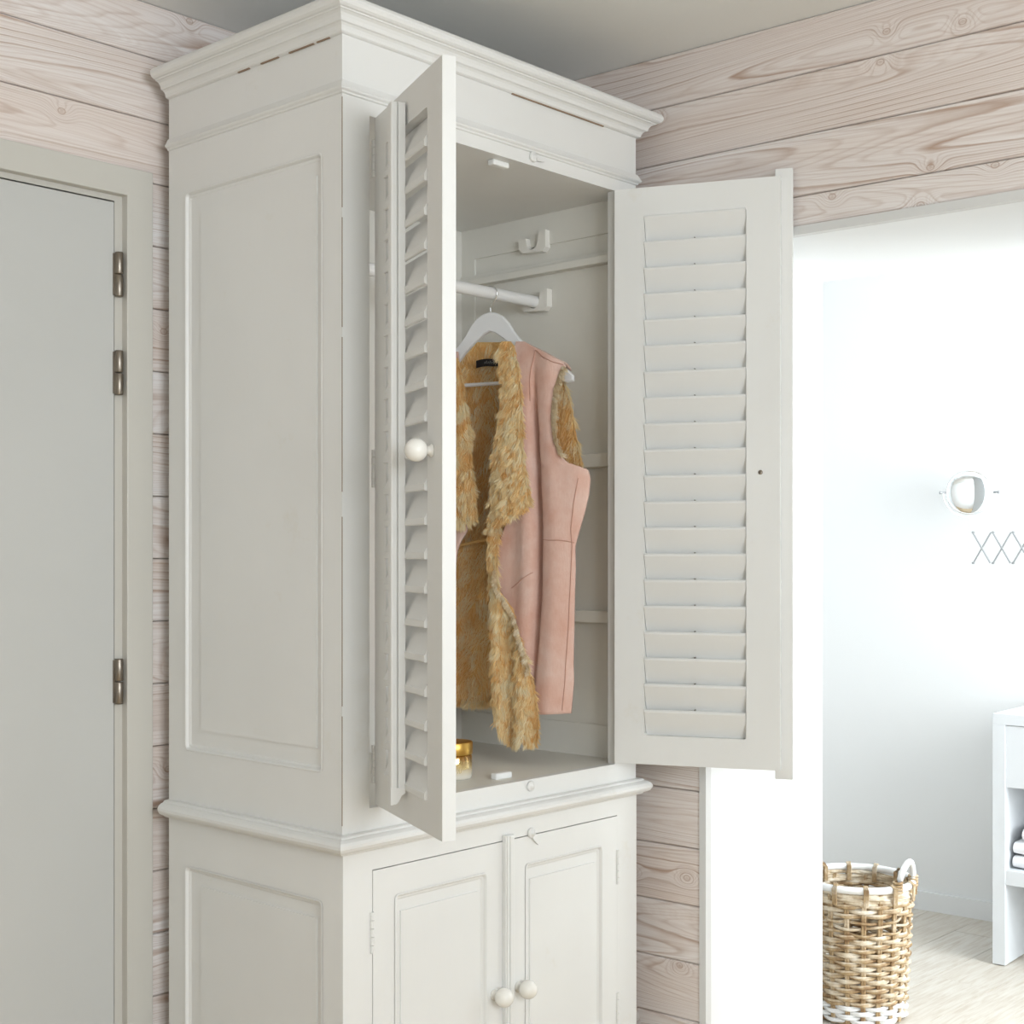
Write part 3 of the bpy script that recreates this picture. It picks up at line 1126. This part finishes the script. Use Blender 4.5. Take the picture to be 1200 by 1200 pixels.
def sheet_points(rows, kfun, nu, nv, kmap, useu=False):
    """grid of points from picture rows (py, pxL, pxR) at layer offset kmap plus fold kfun(px,py)"""
    P = np.zeros((nv + 1, nu + 1, 3))
    y0, y1 = rows[0][0], rows[-1][0]
    for j in range(nv + 1):
        py = y0 + (y1 - y0) * j / nv
        a, b = interp_rows(rows, py)
        for i in range(nu + 1):
            px = a + (b - a) * i / nu
            u, z_ = vpix(px, py, kmap)
            k = kmap + kfun(px, py)
            P[j, i] = vpt(u, k, z_)[:]
    return P


def sheet_mesh(P, thick):
    nv, nu = P.shape[0] - 1, P.shape[1] - 1
    back = np.array([-ND[0], -ND[1], 0]) * thick
    V = np.concatenate([P.reshape(-1, 3), (P + back).reshape(-1, 3)])
    n = (nu + 1) * (nv + 1)
    F = []
    for j in range(nv):
        for i in range(nu):
            a = j * (nu + 1) + i
            q = (a, a + 1, a + nu + 2, a + nu + 1)
            F.append(q)
            F.append(tuple(x + n for x in q[::-1]))
    rim = [j * (nu + 1) for j in range(nv + 1)] + [nv * (nu + 1) + i for i in range(1, nu + 1)] + \
          [j * (nu + 1) + nu for j in range(nv - 1, -1, -1)] + [i for i in range(nu - 1, 0, -1)]
    for a, b in zip(rim, rim[1:] + rim[:1]):
        F.append((a, b, b + n, a + n))
    return MB().add(V.tolist(), F, 0, True)


def fur_strands(P, count, length, down, out, side=0.0, width=0.0011, seed=1, vlo=0.0, vhi=1.0, clump=0.6, edge=None, edge_n=0):
    """ribbon hairs rooted on the grid P; returns a mesh with a colour attribute"""
    r = np.random.default_rng(seed)
    nv, nu = P.shape[0] - 1, P.shape[1] - 1
    # area weighted cells
    e1 = P[:-1, 1:] - P[:-1, :-1]
    e2 = P[1:, :-1] - P[:-1, :-1]
    ar = np.linalg.norm(np.cross(e1, e2), axis=2).ravel()
    cells = r.choice(len(ar), count, p=ar / ar.sum())
    cj, ci = cells // nu, cells % nu
    a, b = r.random(count), r.random(count)
    if edge_n:
        k = edge_n
        cj[:k] = r.integers(0, nv, k)
        ci[:k] = nu - 1 if edge in ('R', 'RB') else 0
        a[:k] = 1.0 if edge in ('R', 'RB') else 0.0
        if edge in ('RB', 'B'):
            h = k // 2 if edge == 'RB' else 0
            cj[h:k] = nv - 1
            ci[h:k] = r.integers(0, nu, k - h)
            a[h:k] = r.random(k - h)
            b[h:k] = 1.0
    p00, p01, p10, p11 = P[cj, ci], P[cj, ci + 1], P[cj + 1, ci], P[cj + 1, ci + 1]
    A, B = a[:, None], b[:, None]
    root = (p00 * (1 - A) + p01 * A) * (1 - B) + (p10 * (1 - A) + p11 * A) * B
    nrm = np.cross(p01 - p00, p10 - p00)
    nrm /= np.linalg.norm(nrm, axis=1)[:, None] + 1e-9
    nd = np.array([ND[0], ND[1], 0.0])
    ud = np.array([UD[0], UD[1], 0.0])
    sg = np.sign(nrm @ nd)
    nrm *= np.where(sg == 0, 1, sg)[:, None]
    nrm = nrm * 0.5 + nd * 0.5
    # clump directions: nearest of random clump centres
    nc = max(12, count // 55)
    cidx = r.choice(count, nc, replace=False)
    cen = root[cidx]
    cdir = r.normal(0, 1, (nc, 3)) * np.array([0.45, 0.45, 0.25])
    ctone = r.random(nc)
    own = np.zeros(count, int)
    for s in range(0, count, 4000):
        d = ((root[s:s + 4000, None, :] - cen[None]) ** 2).sum(2)
        own[s:s + 4000] = d.argmin(1)
    ln = length * (0.65 + 0.6 * r.random(count)) * (0.8 + 0.4 * ctone[own])
    sd_ = np.full((count, 1), float(side))
    if edge_n and edge in ('R', 'RB'):
        sd_[:(edge_n // 2 if edge == 'RB' else edge_n)] += 0.75
    dirv = np.array([0, 0, -1.0]) * down + nrm * out + ud * sd_ + cdir[own] * 0.55 + r.normal(0, 0.16, (count, 3))
    dirv /= np.linalg.norm(dirv, axis=1)[:, None]
    tip = root + dirv * ln[:, None]
    tip += (cen[own] + dirv * ln[:, None] * 0.9 - tip) * clump * 0.55
    midp = root + (tip - root) * 0.5 + nrm * (ln * 0.10)[:, None]
    view = np.array([CAM[0], CAM[1], EYE]) - root
    view /= np.linalg.norm(view, axis=1)[:, None]
    rv = r.normal(0, 1, (count, 3))
    sdv = np.cross(dirv, nrm * 0.9 + rv * 0.22)
    sdv /= np.linalg.norm(sdv, axis=1)[:, None] + 1e-9
    w = width * (0.7 + 0.6 * r.random(count))[:, None]
    V = np.stack([root - sdv * w, root + sdv * w, midp - sdv * w * 0.85, midp + sdv * w * 0.85, tip], 1).reshape(-1, 3)
    base = np.arange(count) * 5
    quads = np.stack([base, base + 1, base + 3, base + 2], 1)
    tris = np.stack([base + 2, base + 3, base + 4], 1)
    me = bpy.data.meshes.new('fur')
    nl = count * 7
    me.vertices.add(count * 5)
    me.vertices.foreach_set('co', V.ravel())
    me.loops.add(nl)
    loops = np.concatenate([quads, tris], 1).ravel()
    me.loops.foreach_set('vertex_index', loops)
    me.polygons.add(count * 2)
    st = np.stack([np.arange(count) * 7, np.arange(count) * 7 + 4], 1).ravel()
    me.polygons.foreach_set('loop_start', st)
    me.update(calc_edges=True)
    me.validate()
    at = me.color_attributes.new('strand', 'FLOAT_COLOR', 'POINT')
    tone = np.clip(0.55 * ctone[own] + 0.45 * r.random(count), 0, 1)
    col = np.zeros((count, 5, 4))
    col[:, :, 0] = tone[:, None]
    col[:, :, 1] = np.array([0.1, 0.1, 0.55, 0.55, 1.0])[None]
    col[:, :, 3] = 1
    at.data.foreach_set('color', col.ravel())
    return me


def fur_part(name, rows, kfun, kmap, nu, nv, count, length, down, out, side, seed, backing='skin', furm='fur', thick=0.003, clump=0.34, width=0.0008, edge=None, edge_n=0):
    P = sheet_points(rows, kfun, nu, nv, kmap)
    s = sheet_mesh(P, thick).build(name, backing, vest)
    me = fur_strands(P, count, length, down, out, side, width, seed, clump=clump, edge=edge, edge_n=edge_n)
    o = link('fur', me, s, furm)
    o['kind'] = 'stuff'
    return s, P


def gauss(x, c, w):
    return math.exp(-((x - c) / w) ** 2)


# back of the vest, fur side toward us
def k_back(px, py):
    c = (px - 573) / 110.0
    return 0.035 * c * c + 0.006 * math.sin(px * 0.16) * min(1, max(0, (py - 640) / 80)) - 0.010 * gauss(py, 634, 8)


def back_hem(px):
    return 0


fur_part('back_lining', [(401, 552, 596), (408, 538, 604), (420, 510, 622), (437, 496, 660), (460, 492, 673), (490, 490, 678), (520, 488, 684), (548, 486, 690), (600, 487, 676), (640, 488, 664),
                         (700, 488, 662), (760, 487, 660), (822, 487, 656)], k_back, -0.045, 40, 60, 30000, 0.022, 1.0, 0.34, 0.0, 11, edge='RB', edge_n=4200)
# pink suede outside of the back, seen only from behind
vx = np.array([470, 540, 620, 700, 760, 800, 830])
vy = np.array([625, 628, 631, 630, 626, 623, 621])


def k_pink(px, py):
    v = np.interp(py, vx, vy)
    amp = np.interp(py, [400, 450, 490, 560, 700, 770, 810], [0.0, 0.004, 0.022, 0.034, 0.034, 0.022, 0.004])
    g = -1.35 * amp * gauss(px, v, 3.4)
    # left drape fold bulges, right part rounds off to the side seam
    g += 0.012 * gauss(px, v - 14, 10) * min(1, max(0, (py - 430) / 80))
    g += 0.010 * gauss(px, v + 18, 12)
    e = np.interp(py, [400, 425, 500, 547, 600, 836], [640, 662, 655, 690, 684, 668])
    g -= np.interp(py, [400, 500, 550], [0.006, 0.010, 0.030]) * max(0, 1 - (e - px) / 26.0) ** 2
    if py < 440:
        g -= 0.018 * ((440 - py) / 40.0) ** 1.5
    return g


rows_p = [(399, 600, 610), (404, 600, 618), (410, 598, 632), (418, 599, 647), (425, 600, 660), (432, 602, 660), (440, 603, 657), (455, 604, 653), (470, 606, 650.5), (500, 608, 650), (520, 610, 653), (537, 611, 659.5), (544, 611, 667),
          (548, 611, 684), (560, 611, 686), (580, 606, 684), (600, 598, 680), (640, 582, 671), (665, 581, 671), (690, 584, 670), (705, 592, 669.5), (720, 600, 669), (750, 612, 668), (780, 619, 667), (800, 622, 667), (837, 622, 664)]
P = sheet_points(rows_p, k_pink, 44, 110, 0.050)
front = sheet_mesh(P, 0.006).build('suede_front', 'suede', vest)


def seam(pts, k0, r=0.0013, parent=front, mat='suede_seam', kf=k_pink):
    c = []
    for i in range(len(pts) - 1):
        for t in np.linspace(0, 1, 9)[:(9 if i == len(pts) - 2 else 8)]:
            px, py = pts[i][0] + (pts[i + 1][0] - pts[i][0]) * t, pts[i][1] + (pts[i + 1][1] - pts[i][1]) * t
            u, z_ = vpix(px, py, k0)
            c.append(vpt(u, k0 + kf(px, py) + 0.0008, z_))
    MB().tube(c, r, 6).build('seam', mat, parent)


seam([(625, 409), (624, 418), (622, 430), (621, 445), (621, 470)], 0.050)
seam([(626, 410), (636, 418), (648, 424), (659, 427)], 0.050)
seam([(635, 632), (645, 633), (655, 633), (664, 634), (671, 636)], 0.050)
seam([(600, 689), (610, 682), (618, 676), (625, 671)], 0.050)
seam([(676, 560), (671, 590), (668, 620), (669, 640), (667, 680), (664, 740), (661, 780), (660, 800), (657, 833)], 0.050)
# side panel joining front and back at the right
sp_rows = []
mb = MB()
vs, fs = [], []
ys = list(range(548, 838, 10))
for py in ys:
    a = interp_rows(rows_p, py)[1]
    b = np.interp(py, [548, 600, 640, 700, 836], [688, 676, 664, 662, 656])
    u1, z1 = vpix(a - 1, py, 0.050)
    k1 = 0.050 + k_pink(a - 1, py) - 0.003
    u2, z2 = vpix(b, py, -0.045)
    k2 = -0.045 + k_back(b, py) - 0.003
    for t in np.linspace(0, 1, 7):
        bul = 0.003 * math.sin(math.pi * t)
        vs.append(vpt(u1 + (u2 - u1) * t + bul, k1 + (k2 - k1) * t, z1))
n = 7
for j in range(len(ys) - 1):
    for i in range(6):
        fs.append((j * n + i, j * n + i + 1, (j + 1) * n + i + 1, (j + 1) * n + i))
side_o = MB().add(vs, fs, 0, True).build('suede_side', 'suede', vest)
sm_ = side_o.modifiers.new('thickness', 'SOLIDIFY')
sm_.thickness = 0.005
# shoulder strap from front over the hanger to the back
vs, fs = [], []
xs = np.linspace(601, 658, 10)
for px in xs:
    py = np.interp(px, [600, 610, 618, 632, 647, 660], [399, 399, 404, 410, 418, 425])
    u1, z1 = vpix(px, py, 0.050)
    k1 = 0.050 + k_pink(px, py)
    for t in np.linspace(0, 1, 6):
        vs.append(vpt(u1 - 0.004 * t, k1 + (-0.012 - k1) * t, z1 - 0.001 + 0.004 * math.sin(math.pi * t) - 0.012 * t * t))
n = 6
for j in range(len(xs) - 1):
    for i in range(5):
        fs.append((j * n + i, j * n + i + 1, (j + 1) * n + i + 1, (j + 1) * n + i))
so = MB().add(vs, fs, 0, True).build('shoulder', 'suede', vest)
sm_ = so.modifiers.new('thickness', 'SOLIDIFY')
sm_.thickness = 0.004


# right lapel, fur turned out
def k_lapel(px, py):
    return 0.010 * math.sin((px - 576) / 40 * math.pi) + 0.006 * math.sin(py * 0.05)


fur_part('fur_lapel', [(401, 591, 602), (410, 588, 606), (425, 588, 608), (450, 590, 610), (500, 585, 612), (550, 578, 616), (586, 574, 619), (596, 573, 615), (606, 572, 597), (617, 571, 579)],
         k_lapel, 0.080, 14, 50, 14000, 0.021, 1.0, 0.36, -0.2, 21, edge='RB', edge_n=1800)
# left lapel, half hidden by the open door
fur_part('fur_lapel', [(420, 512, 538), (450, 505, 543), (500, 500, 549), (550, 496, 553), (590, 494, 556), (606, 494, 557), (612, 494, 552)],
         lambda px, py: 0.008 * math.sin((px - 500) / 56 * math.pi), 0.075, 14, 40, 11000, 0.022, 1.0, 0.36, 0.22, 31, edge='RB', edge_n=1400)
# suede behind the left lapel
Pl = sheet_points([(412, 505, 536), (430, 482, 538), (500, 474, 545), (548, 464, 548), (620, 467, 548), (640, 469, 536), (700, 469, 528), (835, 470, 522)], lambda px, py: -0.02 * ((px - 535) / 60) ** 2, 20, 40, 0.050)
sheet_mesh(Pl, 0.006).build('suede_front', 'suede', vest)


# lower drape of the right front, fur side out
def k_drape(px, py):
    return 0.008 * math.sin((px - 576) * 0.22) * min(1, max(0, py - 640) / 60) + 0.004 - 0.03 * max(0, (650 - py) / 50)


fur_part('fur_drape', [(600, 568, 579), (640, 571, 582), (690, 574, 586), (705, 575, 594), (720, 576, 602), (750, 577, 612), (780, 578, 619), (810, 578, 625), (838, 580, 629), (850, 584, 630), (860, 588, 629), (868, 598, 628)],
         k_drape, 0.072, 16, 60, 14000, 0.022, 1.0, 0.32, 0.05, 41, edge='RB', edge_n=1800)
# pale cut edge of the shearling along the drape and the armhole
for seed, pts, k0, kf in ((51, [(582, 668), (584, 690), (592, 704), (601, 720), (608, 735), (613, 752), (618, 770), (620, 790)], 0.082, k_drape),
                          (52, [(659, 429), (656, 440), (652, 455), (650, 470), (649, 485), (649.5, 500), (652, 518), (658, 533)], 0.050, lambda a, b: k_pink(a - 2, b))):
    c = []
    for px, py in pts:
        u, z_ = vpix(px, py, k0)
        c.append(vpt(u, k0 + kf(px, py), z_))
    P = np.zeros((len(c), 3, 3))
    for j, p in enumerate(c):
        for i in range(3):
            q = p + Vector((UD[0], UD[1], 0)) * (0.004 * (i - 1)) + Vector((ND[0], ND[1], 0)) * 0.002
            P[j, i] = q[:]
    s = MB().tube(c, 0.0018, 8).build('shearling_edge', 'skin', vest)
    o = link('fur', fur_strands(P, 2600, (0.011 if seed == 51 else 0.019), 0.7, 0.5, (-0.2 if seed == 51 else 1.0), 0.0007, seed, clump=0.15), s, 'fur_pale')
    o['kind'] = 'stuff'
# waist tie inside
MB().tube([vpt(*(lambda q: (q[0], -0.022, q[1]))(vpix(x, y, -0.022))) for x, y in ((520, 641), (535, 640), (548, 637), (560, 634), (572, 632), (582, 633))], 0.0042, 8).build('waist_tie', 'skin', vest)
# black maker's tag at the neck
tp = [vpix(557, 427, -0.020), (0, 0), vpix(584, 427, -0.020)]
ul, zl = vpix(557, 427, -0.018)
ur, zr = vpix(584, 426, -0.018)
tm = MB()
vs = []
for i in range(9):
    t = i / 8
    u = ul + (ur - ul) * t
    zc = zl + (zr - zl) * t + 0.0035 * math.sin(math.pi * t) + (0.002 if t > 0.8 else 0)
    for dz in (0.0095, -0.0095):
        for dk in (0.0, -0.002):
            vs.append(vpt(u, -0.016 - 0.006 * (2 * t - 1) ** 2 + dk, zc + dz))
fs = []
for i in range(8):
    a = i * 4
    fs += [(a, a + 4, a + 6, a + 2), (a + 1, a + 3, a + 7, a + 5), (a, a + 1, a + 5, a + 4), (a + 2, a + 6, a + 7, a + 3)]
fs += [(0, 2, 3, 1), (32, 33, 35, 34)]
tg = tm.add(vs, fs).build('neck_tag', 'tag', vest)

tt = MB()
for i in range(6):
    t = 0.42 + 0.075 * i
    u = ul + (ur - ul) * t
    zc = zl + (zr - zl) * t + 0.0035 * math.sin(math.pi * t)
    tt.tube([vpt(u, -0.0155 - 0.006 * (2 * t - 1) ** 2, zc - 0.003), vpt(u + 0.0015, -0.0155 - 0.006 * (2 * t - 1) ** 2, zc + 0.0025 + 0.002 * (i % 2))], 0.0006, 5)
tt.build('lettering', 'tag_text', tg)

# ================================================================== jar on the wardrobe floor
jp = on_level(531.5, 911.5, OZ0)
jr = 0.0435
jar_root = empty('cream_jar', (jp.x, jp.y, OZ0))
tag(jar_root, 'small glass jar fading to gold with a gold lid, on the wardrobe floor', 'jar')
jm = T(jp.x, jp.y, OZ0)
MB().lathe([(0, 0), (jr - 0.004, 0), (jr - 0.001, 0.002), (jr, 0.006), (jr, 0.050), (jr - 0.002, 0.0545), (jr - 0.003, 0.056), (0, 0.056)], 40).build('glass_body', 'jar', jar_root, jm)
MB().lathe([(0, 0.0565), (jr + 0.0005, 0.0565), (jr + 0.001, 0.0575), (jr + 0.001, 0.083), (jr - 0.0005, 0.085), (jr - 0.004, 0.0855), (0, 0.0855)], 40).build('lid', 'gold', jar_root, jm)
# gold script on the glass: "feel"
cu = [[(0.0, -0.006), (0.0035, 0.004), (0.006, 0.014), (0.0045, 0.0165), (0.003, 0.012), (0.003, 0.0), (0.0035, -0.006), (0.006, -0.004), (0.0065, 0.001)],
      [(0.0005, 0.006), (0.008, 0.0065)],
      [(0.0065, 0.001), (0.0095, 0.004), (0.0095, 0.006), (0.0078, 0.0055), (0.0075, 0.001), (0.0095, 0.0), (0.012, 0.002)],
      [(0.012, 0.002), (0.0145, 0.004), (0.0145, 0.006), (0.0128, 0.0055), (0.0125, 0.001), (0.0145, 0.0), (0.017, 0.002)],
      [(0.017, 0.002), (0.0205, 0.012), (0.0205, 0.0155), (0.019, 0.014), (0.0185, 0.004), (0.0195, 0.0), (0.0215, 0.001)]]
to_cam = math.atan2(CAM[1] - jp.y, CAM[0] - jp.x)
tx = MB()
for st_ in cu:
    pts = []
    for i in range(len(st_) - 1):
        for t in (0, 0.33, 0.66):
            x = st_[i][0] + (st_[i + 1][0] - st_[i][0]) * t
            y = st_[i][1] + (st_[i + 1][1] - st_[i][1]) * t
            pts.append((x, y))
    pts.append(st_[-1])
    tx.tube([((jr + 0.0003) * math.cos(to_cam + (x * 1.5 + 0.009) / jr), (jr + 0.0003) * math.sin(to_cam + (x * 1.5 + 0.009) / jr), 0.024 + y * 1.3) for x, y in pts], 0.0006, 5)
tx.build('lettering', 'goldtext', jar_root, jm)

# ================================================================== bathroom things
# wicker laundry basket
bp = on_level(1000, 1193, 0.0)
bp = Vector((1.87, -0.118, 0))
BR, BH = 0.156, 0.392
basket = empty('wicker_basket', (bp.x, bp.y, 0))
tag(basket, 'round wicker laundry basket with white rim and arched handle, beside the white passage wall', 'basket')
bmx = T(bp.x, bp.y, 0)


def brad(z_):
    return BR * (0.86 + 0.14 * min(1, z_ / BH))


NST = 20
for k in range(NST):
    a = 2 * math.pi * k / NST
    s = MB()
    for da in (-0.022, 0.022):
        s.tube([(brad(z_) * math.cos(a + da), brad(z_) * math.sin(a + da), z_) for z_ in np.linspace(0.004, BH - 0.012, 8)], 0.0042, 7)
    s.build('stake', 'wicker', basket, bmx)


def weaver(z_, ph, mat, r=0.0044, amp=0.0075, wob=0.0, seed=0):
    rr = random.Random(seed)
    pts = []
    nseg = NST * 4
    p1, p2 = rr.random() * 6, rr.random() * 6
    for i in range(nseg):
        a = 2 * math.pi * i / nseg
        rad = brad(z_) + amp * math.cos(a * NST / 2 + ph)
        pts.append((rad * math.cos(a), rad * math.sin(a), z_ + wob * (math.sin(a * 3 + p1) + 0.6 * math.sin(a * 7 + p2))))
    MB().tube(pts, r, 6, closed=True).build('weaver', mat, basket, bmx)


k = 0
zz = 0.012
while zz < BH - 0.045:
    mat = 'basket_white' if zz < 0.055 else ('wicker' if k % 3 else 'wicker_pale')
    if 0.265 < zz < 0.315:      # loose open band
        weaver(zz, (k % 2) * math.pi, mat, 0.0040, 0.0070, 0.004, k)
        zz += 0.0165
    else:
        weaver(zz, (k % 2) * math.pi, mat, 0.0052, 0.0075, 0.0009, k)
        weaver(zz + 0.0045, (k % 2) * math.pi + 0.5, 'wicker_pale' if mat != 'basket_white' else mat, 0.0040, 0.0070, 0.0009, k + 100)
        zz += 0.0128
    k += 1
for i, zz in enumerate((BH - 0.040, BH - 0.029, BH - 0.018)):
    weaver(zz, i * 2.1, 'wicker_pale', 0.0055, 0.0045, 0.0022, 300 + i)
    weaver(zz + 0.004, i * 2.1 + 1.6, 'wicker_pale', 0.0050, 0.0045, 0.0022, 320 + i)
ringp = [((BR + 0.002) * math.cos(2 * math.pi * i / 48), (BR + 0.002) * math.sin(2 * math.pi * i / 48), BH) for i in range(48)]
MB().tube(ringp, 0.0105, 10, closed=True).build('rim', 'basket_white', basket, bmx)
MB().lathe([(0, 0.004), (BR * 0.86, 0.004), (BR * 0.86, 0.012), (0, 0.012)], 32).build('basket_floor', 'wicker', basket, bmx)
for k in range(12):
    a = 2 * math.pi * (k + 0.25) / 12
    s = MB()
    for da in (-0.028, 0.0, 0.028):
        ca, sa = math.cos(a + da), math.sin(a + da)
        s.tube([((BR - 0.013) * ca, (BR - 0.013) * sa, BH - 0.038), ((BR - 0.012) * ca, (BR - 0.012) * sa, BH + 0.004), ((BR + 0.002) * ca, (BR + 0.002) * sa, BH + 0.0130),
                ((BR + 0.016) * ca, (BR + 0.016) * sa, BH + 0.004), ((BR + 0.013) * ca, (BR + 0.013) * sa, BH - 0.042)], 0.0032, 6)
    s.build('binding', 'wicker', basket, bmx)
# two handles, one shows on the right
right_a = math.atan2(RT[1], RT[0])
for a0 in (right_a - 0.66, right_a + math.pi - 0.66):
    pts = []
    for i in range(15):
        t = i / 14
        a = a0 + (t - 0.5) * 0.72
        h = 0.012 + 0.072 * math.sin(math.pi * t) ** 0.62
        pts.append(((BR + 0.003) * math.cos(a), (BR + 0.003) * math.sin(a), BH + h - 0.014))
    hd = MB().tube(pts, 0.0088, 10).build('handle', 'basket_white', basket, bmx)
    for t0 in (0, 14):
        p = pts[t0]
        w_ = MB()
        for q in range(4):
            f = q / 3
            w_.tube([(p[0] + 0.0115 * math.cos(g) , p[1] + 0.0115 * math.sin(g), p[2] + 0.003 + 0.026 * f - 0.008) for g in np.linspace(0, 2 * math.pi, 13)[:-1]], 0.004, 6, closed=True)
        w_.build('binding', 'wicker', hd, bmx)

# white vanity unit with shelf and folded towels
vx0 = on_level(1163, 1130, 0.0)
VC = vx0.x + WS * vx0.y
VM = T(vx0.x, vx0.y, 0) @ RZ(-math.pi / 2 + WANG)    # local x toward -Y along its front, local y toward the far wall
vanity = empty('vanity_unit', (vx0.x, vx0.y, 0), -math.pi / 2 + WANG)
tag(vanity, 'white washstand with slab legs, drawer front and low towel shelf against the bathroom wall', 'washstand')
VD = FARX - VC - 0.004
VL = 1.1
MB().box(0, VL, 0, VD - 0.016, 0.786, 0.821, 0.001).build('top_slab', 'vanity', vanity, VM)
MB().box(0, 0.042, 0, VD - 0.016, 0.003, 0.786, 0.001).build('slab_leg', 'vanity', vanity, VM)
MB().box(VL - 0.042, VL, 0, VD - 0.016, 0.003, 0.786, 0.001).build('slab_leg', 'vanity', vanity, VM)
MB().box(0.043, VL - 0.043, 0.004, 0.03, 0.583, 0.784, 0.001).build('drawer_front', 'vanity', vanity, VM)
MB().box(0.042, VL - 0.042, 0.002, VD - 0.016, 0.266, 0.313, 0.001).build('shelf', 'vanity', vanity, VM)


def towel_mesh(w, d, h):
    """folded towel: rounded fold at -y, soft edges"""
    mb = MB()
    n = 14
    pts = []
    for i in range(n + 1):
        a = math.pi / 2 + math.pi * i / n
        pts.append((h / 2 * math.cos(a), h / 2 + h / 2 * math.sin(a)))
    pts += [(d, 0.0), (d + 0.004, h * 0.25), (d, h * 0.48), (d - 0.004, h * 0.5), (d, h * 0.52), (d + 0.004, h * 0.75), (d, h)]
    vs, fs = [], []
    nx = 8
    for j in range(nx + 1):
        x = w * j / nx
        e = min(1, 0.80 + 0.2 * min(j, nx - j))
        for p in pts:
            vs.append((x, p[0], h / 2 + (p[1] - h / 2) * e))
    m_ = len(pts)
    for j in range(nx):
        for i in range(m_):
            k2 = (i + 1) % m_
            fs.append((j * m_ + i, j * m_ + k2, (j + 1) * m_ + k2, (j + 1) * m_ + i))
    mb.add(vs, fs, 0, True)
    mb.add(vs, [tuple(range(m_)), tuple(range(nx * m_, (nx + 1) * m_))[::-1]])
    return mb.mesh('bath_towel', ['towel'])


TW = towel_mesh(0.40, 0.30, 0.046)
for k, (dx, lab) in enumerate(((0.054, 'folded white bath towel lying directly on the washstand shelf'), (0.056, 'middle folded white bath towel of the stack on the washstand shelf'), (0.085, 'topmost folded white bath towel of the stack on the washstand shelf'))):
    o = link('bath_towel', TW, None, None, VM @ T(dx, 0.055, 0.3135 + 0.0455 * k))
    tag(o, lab, 'towel', 'folded towels on the washstand shelf')

# extending shaving mirror on the far wall
mp = on_plane(1136, 577, RN, FARX - 0.115)
FM = T(mp.x, mp.y, mp.z) @ RZ(-math.pi / 2 + WANG)     # local x to the right along the wall, local y into the wall
mirror = empty('shaving_mirror', (mp.x, mp.y, mp.z), -math.pi / 2 + WANG)
tag(mirror, 'round chrome magnifying mirror on a scissor arm fixed to the bathroom wall', 'mirror')
mr = 0.0775
# mirror head turned a little toward the room
HM = FM @ Matrix.Rotation(math.radians(24), 4, 'Z') @ Matrix.Rotation(math.pi / 2, 4, 'X')
prof = [(0.0, 0.0)]
gl = MB().lathe([(0.0, -0.004), (mr * 0.9, -0.004)] + [(mr * 0.985 * math.cos(a), -0.002 + 0.007 * math.sin(a)) for a in np.linspace(0.0, math.pi / 2 - 0.02, 14)] + [(0.0, 0.005)], 48)
gl.build('mirror_glass', 'mirror', mirror, HM)
MB().tube([(mr * math.cos(a), mr * math.sin(a), -0.002) for a in np.linspace(0, 2 * math.pi, 49)[:-1]], 0.0035, 8, closed=True).build('rim', 'chrome', mirror, HM)
yk = [((mr + 0.014) * math.cos(a), (mr + 0.014) * math.sin(a), -0.004) for a in np.linspace(math.pi, 2 * math.pi, 25)]
MB().tube(yk, 0.0028, 8).build('yoke', 'hanger', mirror, HM)
for s in (-1, 1):
    MB().lathe([(0, 0), (0.0035, 0), (0.0035, 0.018), (0.0055, 0.019), (0.0055, 0.025), (0, 0.026)], 12, mtx=T(s * (mr + 0.001), 0, -0.003) @ Matrix.Rotation(s * math.pi / 2, 4, 'Y')).build('pivot', 'bar', mirror, HM)
# post and scissor arm
MB().tube([(0.0, 0, -mr - 0.016), (0.0, 0.004, -mr - 0.03), (0.0, 0.004, -0.30)], 0.0022, 8).build('post', 'hanger', mirror, FM)
zc = -0.2
for i in range(4):
    for s in (-1, 1):
        x0 = 0.012 + i * 0.064
        MB().tube([(x0, 0.004 + s * 0.003 + i * 0.022, zc - s * 0.055), (x0 + 0.064, 0.004 + s * 0.003 + i * 0.022, zc + s * 0.055)], 0.0030, 8).build('scissor_bar', 'bar', mirror, FM)
    for s in (-1, 1):
        MB().tube([(0.012 + i * 0.064, 0.0 + i * 0.022, zc + s * 0.055), (0.012 + i * 0.064, 0.010 + i * 0.022, zc + s * 0.055)], 0.0042, 8).build('rivet', 'bar', mirror, FM)
MB().box(0.262, 0.276, 0.085, 0.115, zc - 0.08, zc + 0.08, 0.002).build('wall_plate', 'chrome', mirror, FM)
